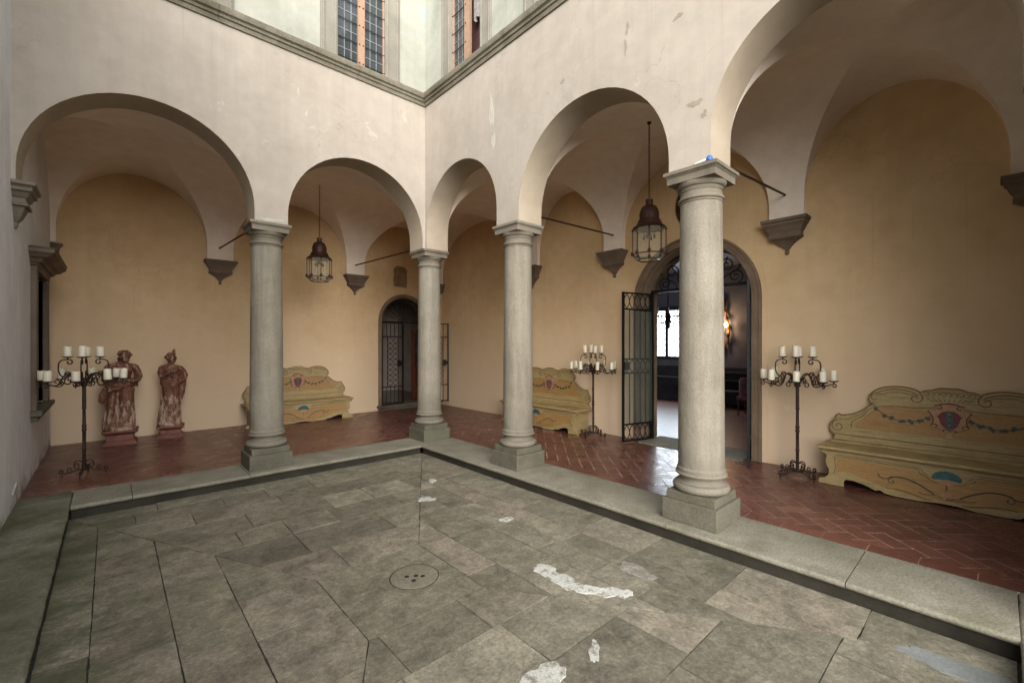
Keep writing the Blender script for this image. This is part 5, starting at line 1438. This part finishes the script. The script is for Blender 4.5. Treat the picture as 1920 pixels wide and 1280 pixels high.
    pn.prism(po + [(-a, b_) for a, b_ in reversed(po[1:-1])], F1 - 0.004, F1 + 0.0012)
    pn.build('ochre_panel', M['benchorange'], fr, smooth=0)
    ln = mk()
    for sg in (-1, 1):
        S = lambda pts: [(sg*a, b_) for a, b_ in pts]
        line(ln, S([(0.06, 0.215), (0.11, 0.23), (0.19, 0.28), (0.20, 0.315), (0.84, 0.325), (0.885, 0.30), (0.872, 0.20), (0.89, 0.13)]), 0.005, F1)
        line(ln, S([(0.08, 0.245), (0.13, 0.26), (0.17, 0.30), (0.18, 0.335), (0.85, 0.342), (0.905, 0.31)]), 0.004, F1)
        line(ln, S(bez((0.03, 0.07), (0.08, 0.13), (0.14, 0.05), (0.20, 0.10), 10)), 0.006, F1)
        line(ln, S(bez((0.10, 0.04), (0.2, 0.02), (0.25, 0.10), (0.45, 0.075), 10)), 0.006, F1)
    line(ln, [(0.0, 0.06), (0.0, 0.20)], 0.012, F1)
    ln.build('painted_lines', M['benchline'], fr, smooth=0.9)
    vi = mk()
    for sg in (-1, 1):
        S = lambda pts: [(sg*a, b_) for a, b_ in pts]
        line(vi, S(bez((0.09, 0.10), (0.2, 0.18), (0.30, 0.24), (0.42, 0.19), 14)), 0.008, F1 + 0.002)
        line(vi, S(spiral(0.40, 0.155, 0.035, 0.008, 1.6, -4.6, 18)), 0.006, F1 + 0.002)
        line(vi, S(bez((0.40, 0.19), (0.47, 0.15), (0.50, 0.17), (0.51, 0.21), 8)), 0.006, F1 + 0.002)
    vi.build('vine', M['leaf'], fr, smooth=0.9)
    rc = mk()
    for k in range(9):
        a0 = PI*k/8; x1_, z1_ = 0.11*math.cos(a0)*(1.3 - 0.4*math.sin(a0)), 0.075 + 0.085*math.sin(a0)
        rc.prism([(0.012*math.cos(a0 - 1.5), 0.06 + 0.012*math.sin(a0 - 1.5)), (x1_*0.6 + 0.014*math.sin(a0), z1_*0.6 + 0.03), (x1_, z1_), (x1_*0.6 - 0.014*math.sin(a0), z1_*0.6 + 0.03)], F1 - 0.001, F1 + 0.005 + 0.0007*k)
    rc.prism([(0.02, 0.20), (0.045, 0.225), (0.04, 0.25), (-0.04, 0.25), (-0.045, 0.225), (-0.02, 0.20)], F1 - 0.001, F1 + 0.004)
    rc.build('leaf_ornament', M['benchpink'], fr, smooth=0)
    sl_ = mk()
    for k in range(7):
        a0 = PI*(k+0.5)/7; cx_, cz_ = 0.075*math.cos(a0), 0.262 + 0.05*math.sin(a0)
        sl_.prism([(0, 0.262)] + [(cx_ + 0.032*math.cos(a0 + w_), cz_ + 0.028*math.sin(a0 + w_)) for w_ in (-1.3, -0.65, 0, 0.65, 1.3)], F1 - 0.002, F1 + 0.006 + 0.0012*(k % 2))
    sl_.build('shell', M['teal'], fr, smooth=0)
    # side boards
    for sg in (-1, 1):
        sb = mk(); sb.box(*(sorted((sg*0.90, sg*0.925))), 0.04, 0.424, 0.0, 0.379)
        sb.build('side_board', M['benchcream'], t, smooth=0)
    db = mk(); db.box(-0.9, 0.9, 0.05, 0.07, 0.0, 0.378); db.build('rear_board', M['wainscot'], t, smooth=0)
    return t
make_bench(TL, -1.08, WL - 0.015, 1, 'cream and ochre painted bench under the far lantern, behind the left column', size=0.97)
M['worn'] = simple('bench_worn_shield', (0.14, 0.06, 0.05), 0.6, 0, var=0.6, scale=40)
make_bench(TR, -0.52, WR - 0.015, 1, 'cream and ochre painted bench with faded shield beside the thin-candled candelabrum', 'worn', size=0.97)
make_bench(TR, -6.02 + 0.0, WR - 0.015, 1, 'cream and ochre painted bench with crimson shield at the right edge', size=1.0)

# ------------------------------------------------------------ statues
def statue(loc, rotz, label, kind):
    t = thing('statue', label, 'statue', loc, rotz, 'terracotta statues by the left wall')
    # moulded plinth
    h_ = 0.225 if kind == 0 else 0.205; w = 0.20 if kind == 0 else 0.175
    mb = MB(); pf = [(w, 0), (w, 0.03), (w-0.012, 0.04), (w-0.012, 0.06), (w-0.04, 0.075), (w-0.045, h_-0.07), (w-0.02, h_-0.05), (w+0.005, h_-0.035), (w+0.012, h_-0.03), (w+0.012, h_), (0.05, h_+0.001)]
    mb.rects([(a, -a*0.88, a*0.88, z) for a, z in pf]); mb.build('plinth', M['plinthred'], t, smooth=0.3, bevel=0.003)
    # figure: overlapping volumes fused into one skin
    mb = MB(); z0 = h_
    mir = 1
    def E(c, s_, seg=14): mb.ball((c[0], c[1], c[2] + z0), 1, seg, 10, s_)
    def Tb(pts, r): mb.tube([(a, b, c + z0) for a, b, c in pts], r, 10)
    # rocky foot
    mb.lathe([(0.17 if kind == 0 else 0.15, z0 - 0.005), (0.165 if kind == 0 else 0.155, z0 + 0.03), (0.13, z0 + 0.07)], 20)
    g = random.Random(kind + 40)
    if kind == 0:
        # skirt as stack of rings, wider to the foot, leaning
        prof = [(0.0, 0.165, 0.12, -0.02), (0.12, 0.158, 0.12, -0.018), (0.28, 0.15, 0.115, -0.01), (0.45, 0.145, 0.115, 0.0), (0.60, 0.145, 0.11, 0.005), (0.70, 0.135, 0.10, 0.0)]
    else:
        prof = [(0.0, 0.135, 0.11, -0.02), (0.12, 0.125, 0.105, -0.025), (0.28, 0.115, 0.10, -0.015), (0.45, 0.112, 0.10, 0.005), (0.60, 0.118, 0.10, 0.01), (0.72, 0.11, 0.09, 0.01)]
    rings = []; SG = 40
    for z, a, b, cx_ in prof:
        fold = 0.14 * max(0, 1 - z/0.72)
        rings.append([mb.P((cx_ + a*(1 + fold*math.sin(k*2.2 + z*2) * (0.6 if z else 1))*math.cos(2*PI*k/SG), b*(1 + fold*math.sin(k*2.2 + z*2))*math.sin(2*PI*k/SG), z + z0 + 0.02)) for k in range(SG)])
    for A, B in zip(rings, rings[1:]):
        for k in range(SG): mb.F((A[k], A[(k+1)%SG], B[(k+1)%SG], B[k]))
    mb.F(rings[0][::-1]); mb.F(rings[-1])
    # vertical folds
    for k in range(13 if kind == 0 else 11):
        a = PI + PI*k/(12 if kind == 0 else 10) + g.uniform(-.1, .1)      # front half (towards -y)
        sx = prof[0][1]; sy = prof[0][2]
        zt = g.uniform(0.38, 0.62)
        Tb([(sx*1.02*math.cos(a) - 0.02, sy*1.05*math.sin(a), 0.03), (sx*0.98*math.cos(a+0.05) - 0.01, sy*1.03*math.sin(a+0.05), 0.2), (sx*0.82*math.cos(a+0.1), sy*0.92*math.sin(a+0.1), zt)], [0.02, 0.016, 0.006])
    # advancing thigh, knee and shin under the cloth
    if kind == 0:
        Tb([(0.05, -0.05, 0.66), (0.065, -0.10, 0.50), (0.055, -0.135, 0.36), (0.03, -0.12, 0.20), (0.0, -0.11, 0.06)], [0.075, 0.078, 0.062, 0.042, 0.035])
        Tb([(-0.06, -0.03, 0.66), (-0.075, -0.05, 0.40), (-0.07, -0.06, 0.1)], [0.07, 0.06, 0.045])
        # hip drapery roll, diagonal
        for q in range(4):
            dz = 0.028*q
            Tb([(-0.155, 0.02, 0.60 + dz), (-0.12, -0.09, 0.61 + dz), (0.0, -0.135 + 0.004*q, 0.645 + dz*0.9), (0.10, -0.10, 0.70 + dz*0.8), (0.15, 0.0, 0.72 + dz*0.7)], 0.024)
        # bunched cloth on the viewer's left hand
        Tb([(-0.15, -0.02, 0.64), (-0.19, -0.04, 0.55), (-0.20, -0.04, 0.46), (-0.18, -0.03, 0.42)], [0.04, 0.045, 0.04, 0.02])
        # torso
        Tb([(0, 0, 0.66), (0.0, 0.0, 0.78), (0.005, -0.005, 0.90), (0.01, 0, 0.985)], [0.112, 0.105, 0.125, 0.10])
        E((-0.06, -0.065, 0.93), (0.065, 0.045, 0.055)); E((0.07, -0.065, 0.93), (0.065, 0.045, 0.055))
        E((-0.12, 0, 0.985), (0.05, 0.05, 0.045)); E((0.135, 0, 0.98), (0.05, 0.05, 0.045)); Tb([(-0.12, 0, 0.99), (0.01, 0, 1.02), (0.13, 0, 0.985)], [0.035, 0.055, 0.035])
        Tb([(0.0, 0, 1.0), (0.02, -0.02, 1.07)], [0.05, 0.042])
        # arms: viewer's right bent back to the waist, viewer's left down holding cloth
        Tb([(0.15, 0, 0.985), (0.195, 0.0, 0.90), (0.215, -0.02, 0.82), (0.20, -0.07, 0.765), (0.13, -0.12, 0.755), (0.07, -0.14, 0.775)], [0.042, 0.038, 0.033, 0.030, 0.026, 0.024])
        Tb([(-0.13, 0, 0.985), (-0.165, -0.01, 0.88), (-0.17, -0.04, 0.78), (-0.11, -0.10, 0.72), (-0.03, -0.145, 0.70)], [0.046, 0.042, 0.038, 0.03, 0.024])
        for q in range(4): Tb([(-0.03 + 0.004*q, -0.145, 0.705 - 0.013*q), (0.01, -0.155, 0.70 - 0.013*q), (0.03, -0.15, 0.69 - 0.013*q)], 0.008)
        for q in range(4): Tb([(0.07, -0.14, 0.79 - 0.013*q), (0.04, -0.15, 0.785 - 0.013*q), (0.02, -0.145, 0.775 - 0.013*q)], 0.008)
        # cloth over viewer's right shoulder
        Tb([(0.165, 0.03, 0.66), (0.17, 0.04, 0.85), (0.14, 0.03, 0.98), (0.10, -0.02, 1.01)], [0.025, 0.03, 0.026, 0.016])
        hc = Vector((0.045, -0.045, 1.135)); fd = Vector((0.45, -0.75, -0.42)).normalized()
    else:
        Tb([(-0.03, -0.05, 0.66), (-0.02, -0.09, 0.50), (0.0, -0.115, 0.36), (0.0, -0.10, 0.20), (0.01, -0.10, 0.06)], [0.065, 0.066, 0.054, 0.038, 0.03])
        Tb([(0.05, -0.03, 0.66), (0.05, -0.04, 0.40), (0.045, -0.05, 0.1)], [0.06, 0.055, 0.04])
        for q in range(4):
            dz = 0.03*q
            Tb([(-0.12, 0.02, 0.69 + dz), (-0.09, -0.08, 0.665 + dz*0.9), (0.0, -0.115, 0.655 + dz*0.9), (0.08, -0.09, 0.67 + dz), (0.12, 0.0, 0.70 + dz)], 0.020)
        Tb([(0, 0, 0.66), (0.01, 0.0, 0.78), (0.005, -0.005, 0.90), (0.0, 0, 0.975)], [0.095, 0.092, 0.105, 0.085])
        E((-0.045, -0.06, 0.92), (0.05, 0.04, 0.045)); E((0.05, -0.06, 0.915), (0.05, 0.04, 0.045))
        E((-0.095, 0, 0.965), (0.045, 0.045, 0.04)); E((0.095, 0, 0.955), (0.045, 0.045, 0.04)); Tb([(-0.10, 0, 0.97), (0.0, 0, 0.995), (0.10, 0, 0.96)], [0.03, 0.045, 0.03])
        Tb([(0.0, 0, 0.98), (0.0, -0.01, 1.06)], [0.042, 0.036])
        # arm across the breast and arm bent behind, mantle hanging at the viewer's right
        Tb([(-0.11, 0, 0.975), (-0.135, -0.02, 0.88), (-0.12, -0.07, 0.82), (-0.05, -0.115, 0.86), (0.02, -0.125, 0.905)], [0.042, 0.038, 0.034, 0.028, 0.022])
        for q in range(4): Tb([(0.02, -0.125, 0.915 - 0.012*q), (0.045, -0.125, 0.925 - 0.012*q), (0.06, -0.115, 0.925 - 0.012*q)], 0.007)
        Tb([(0.11, 0, 0.96), (0.16, 0.0, 0.90), (0.19, -0.02, 0.83), (0.175, -0.05, 0.76), (0.12, -0.09, 0.72)], [0.042, 0.038, 0.036, 0.03, 0.024])
        for q in range(4): Tb([(0.12, -0.09, 0.73 - 0.012*q), (0.09, -0.11, 0.725 - 0.012*q), (0.075, -0.11, 0.715 - 0.012*q)], 0.007)
        Tb([(0.15, 0.02, 0.88), (0.16, 0.01, 0.70), (0.145, 0.0, 0.55), (0.13, 0.0, 0.42)], [0.04, 0.045, 0.04, 0.02])
        for q in range(4): Tb([(-0.12 + 0.02*q, -0.03 - 0.02*q, 0.98 - 0.01*q), (0.0, -0.10, 0.90 - 0.03*q), (0.10, -0.05, 0.86 - 0.03*q)], 0.014)
        hc = Vector((0.005, -0.015, 1.125)); fd = Vector((0.85, -0.5, -0.10)).normalized()
    # head with features
    mb.ball((hc.x, hc.y, hc.z + z0), 1, 16, 12, (0.062, 0.066, 0.082))
    jw = hc + fd*0.022 + Vector((0, 0, -0.045)); mb.ball((jw.x, jw.y, jw.z + z0), 1, 12, 8, (0.042, 0.042, 0.04))
    side = fd.cross(Vector((0, 0, 1))).normalized()
    def hp_(f, s_, u): p = hc + fd*f + side*s_ + Vector((0, 0, u)); return (p.x, p.y, p.z)
    Tb([hp_(0.060, 0, 0.022), hp_(0.082, 0, -0.012), hp_(0.064, 0, -0.018)], [0.008, 0.012, 0.008])
    Tb([hp_(0.057, -0.016, -0.037), hp_(0.066, 0, -0.036), hp_(0.057, 0.016, -0.037)], 0.006)
    for s_ in (-1, 1):
        Tb([hp_(0.056, s_*0.034, 0.020), hp_(0.065, s_*0.018, 0.027), hp_(0.062, s_*0.006, 0.022)], 0.007)
        Tb([hp_(0.0, s_*0.062, 0.012), hp_(-0.004, s_*0.068, -0.005), hp_(0.004, s_*0.062, -0.018)], 0.009)
    skin = mb.build('figure', M['terracotta'], t, smooth=0, fix=False)
    rm = skin.modifiers.new('fuse', 'REMESH'); rm.mode = 'VOXEL'; rm.voxel_size = 0.0055; rm.use_smooth_shade = True
    sm = skin.modifiers.new('soften', 'SMOOTH'); sm.factor = 0.5; sm.iterations = 2
    tx = bpy.data.textures.new('weathering', 'CLOUDS'); tx.noise_scale = 0.03
    dp = skin.modifiers.new('weather', 'DISPLACE'); dp.texture = tx; dp.strength = 0.012; dp.mid_level = 0.5; dp.texture_coords = 'LOCAL'
    # hair
    hb = MB(); g = random.Random(kind + 3)
    for k in range(46 if kind == 0 else 34):
        a = g.uniform(0, 2*PI); e = g.uniform(-0.25, 1.25)
        d = Vector((math.cos(a)*math.cos(e), math.sin(a)*math.cos(e), math.sin(e)))
        if d.dot(fd) > 0.45 and e < 0.75: continue
        p = hc + Vector((d.x*0.066, d.y*0.07, d.z*0.088))
        hb.ball((p.x, p.y, p.z + z0), g.uniform(0.016, 0.026) if kind == 0 else g.uniform(0.013, 0.02), 8, 6, (1, 1, 0.8))
    if kind == 0:
        for k in range(60):
            a = g.uniform(0, 2*PI); e = g.uniform(0.15, 1.3)
            d = Vector((math.cos(a)*math.cos(e), math.sin(a)*math.cos(e), math.sin(e)))
            p = hc + Vector((d.x*0.072, d.y*0.075, d.z*0.088)); q = p + d*g.uniform(0.014, 0.028) + Vector((g.uniform(-.012, .012), g.uniform(-.012, .012), 0))
            hb.tube([(p.x, p.y, p.z + z0), ((p.x+q.x)/2, (p.y+q.y)/2, (p.z+q.z)/2 + z0), (q.x, q.y, q.z + z0)], [0.008, 0.012, 0.003], 6, flat=0.6)
        Tb2 = [(-0.03, 0.05), (-0.05, -0.01)]
        for k in range(7): hb.ball((hc.x - 0.055 - 0.004*k, hc.y + 0.03, hc.z - 0.015 - 0.022*k + z0), 0.018, 8, 6)
    else:
        hb.ball((hc.x - 0.055, hc.y + 0.04, hc.z + 0.01 + z0), 0.035, 10, 8)
        hb.tube([(hc.x + 0.03, hc.y - 0.02, hc.z + 0.07 + z0), (hc.x + 0.035, hc.y - 0.02, hc.z + 0.115 + z0), (hc.x + 0.045, hc.y - 0.02, hc.z + 0.15 + z0)], [0.02, 0.022, 0.003], 8, flat=0.5)
        hb.tube([(hc.x + 0.045*math.cos(a), hc.y + 0.05*math.sin(a), hc.z + 0.065 + z0) for a in [2*PI*i/16 for i in range(16)]], 0.010, 6, closed=True)
    ho = hb.build('hair', M['terracotta'], t, smooth=0.9)
    for o_ in (ho, skin): o_.scale = (1.08, 1.05, 1.0) if kind == 0 else (1.04, 1.05, 1.0)
    return t
statue((-3.80, 2.90, 0), R(-4), 'larger rust-red terracotta statue, wreathed head bowed, whitened drapery, beside the candelabrum', 0)
statue((-3.17, 3.00, 0), R(-6), 'smaller rust-red terracotta statue in profile with feathered headdress, right of the larger one', 1)

# ------------------------------------------------------------ small things
for k, (u, lab) in enumerate(((-4.545, 'small square beige socket plate, left of the pair under the candles'), (-4.64, 'small square beige switch plate, right of the pair under the candles'))):
    t = thing('switch_plate', lab, 'switch', (WR, u, 0.745), 0, 'beige wall switches')
    hw = 0.042
    mb = MB(); mb.box(-0.010, 0.002, -hw, hw, -0.035, 0.035); mb.build('plate', M['switch'], t, smooth=0, bevel=0.003)
    mb = MB(); mb.box(-0.014, -0.0105, -0.02, 0.02, -0.02, 0.02); mb.build('button', M['switch'], t, smooth=0, bevel=0.001)
bp = thing('plastic_cap', 'small blue and white plastic object lying on the nearest capital', 'plastic cap', (-0.215, -4.73, 3.081))
mb = MB(); mb.lathe([(0.024, 0), (0.028, 0.01), (0.026, 0.026), (0.017, 0.042), (0.005, 0.048)], 16); mb.build('cap', M['blue'], bp, smooth=0.9)
mb = MB(); mb.tube([(-0.005, 0.02, 0.014), (-0.008, 0.07, 0.011), (-0.01, 0.12, 0.007)], [0.014, 0.011, 0.005], 8); mb.build('nozzle', M['whitep'], bp, smooth=0.9)
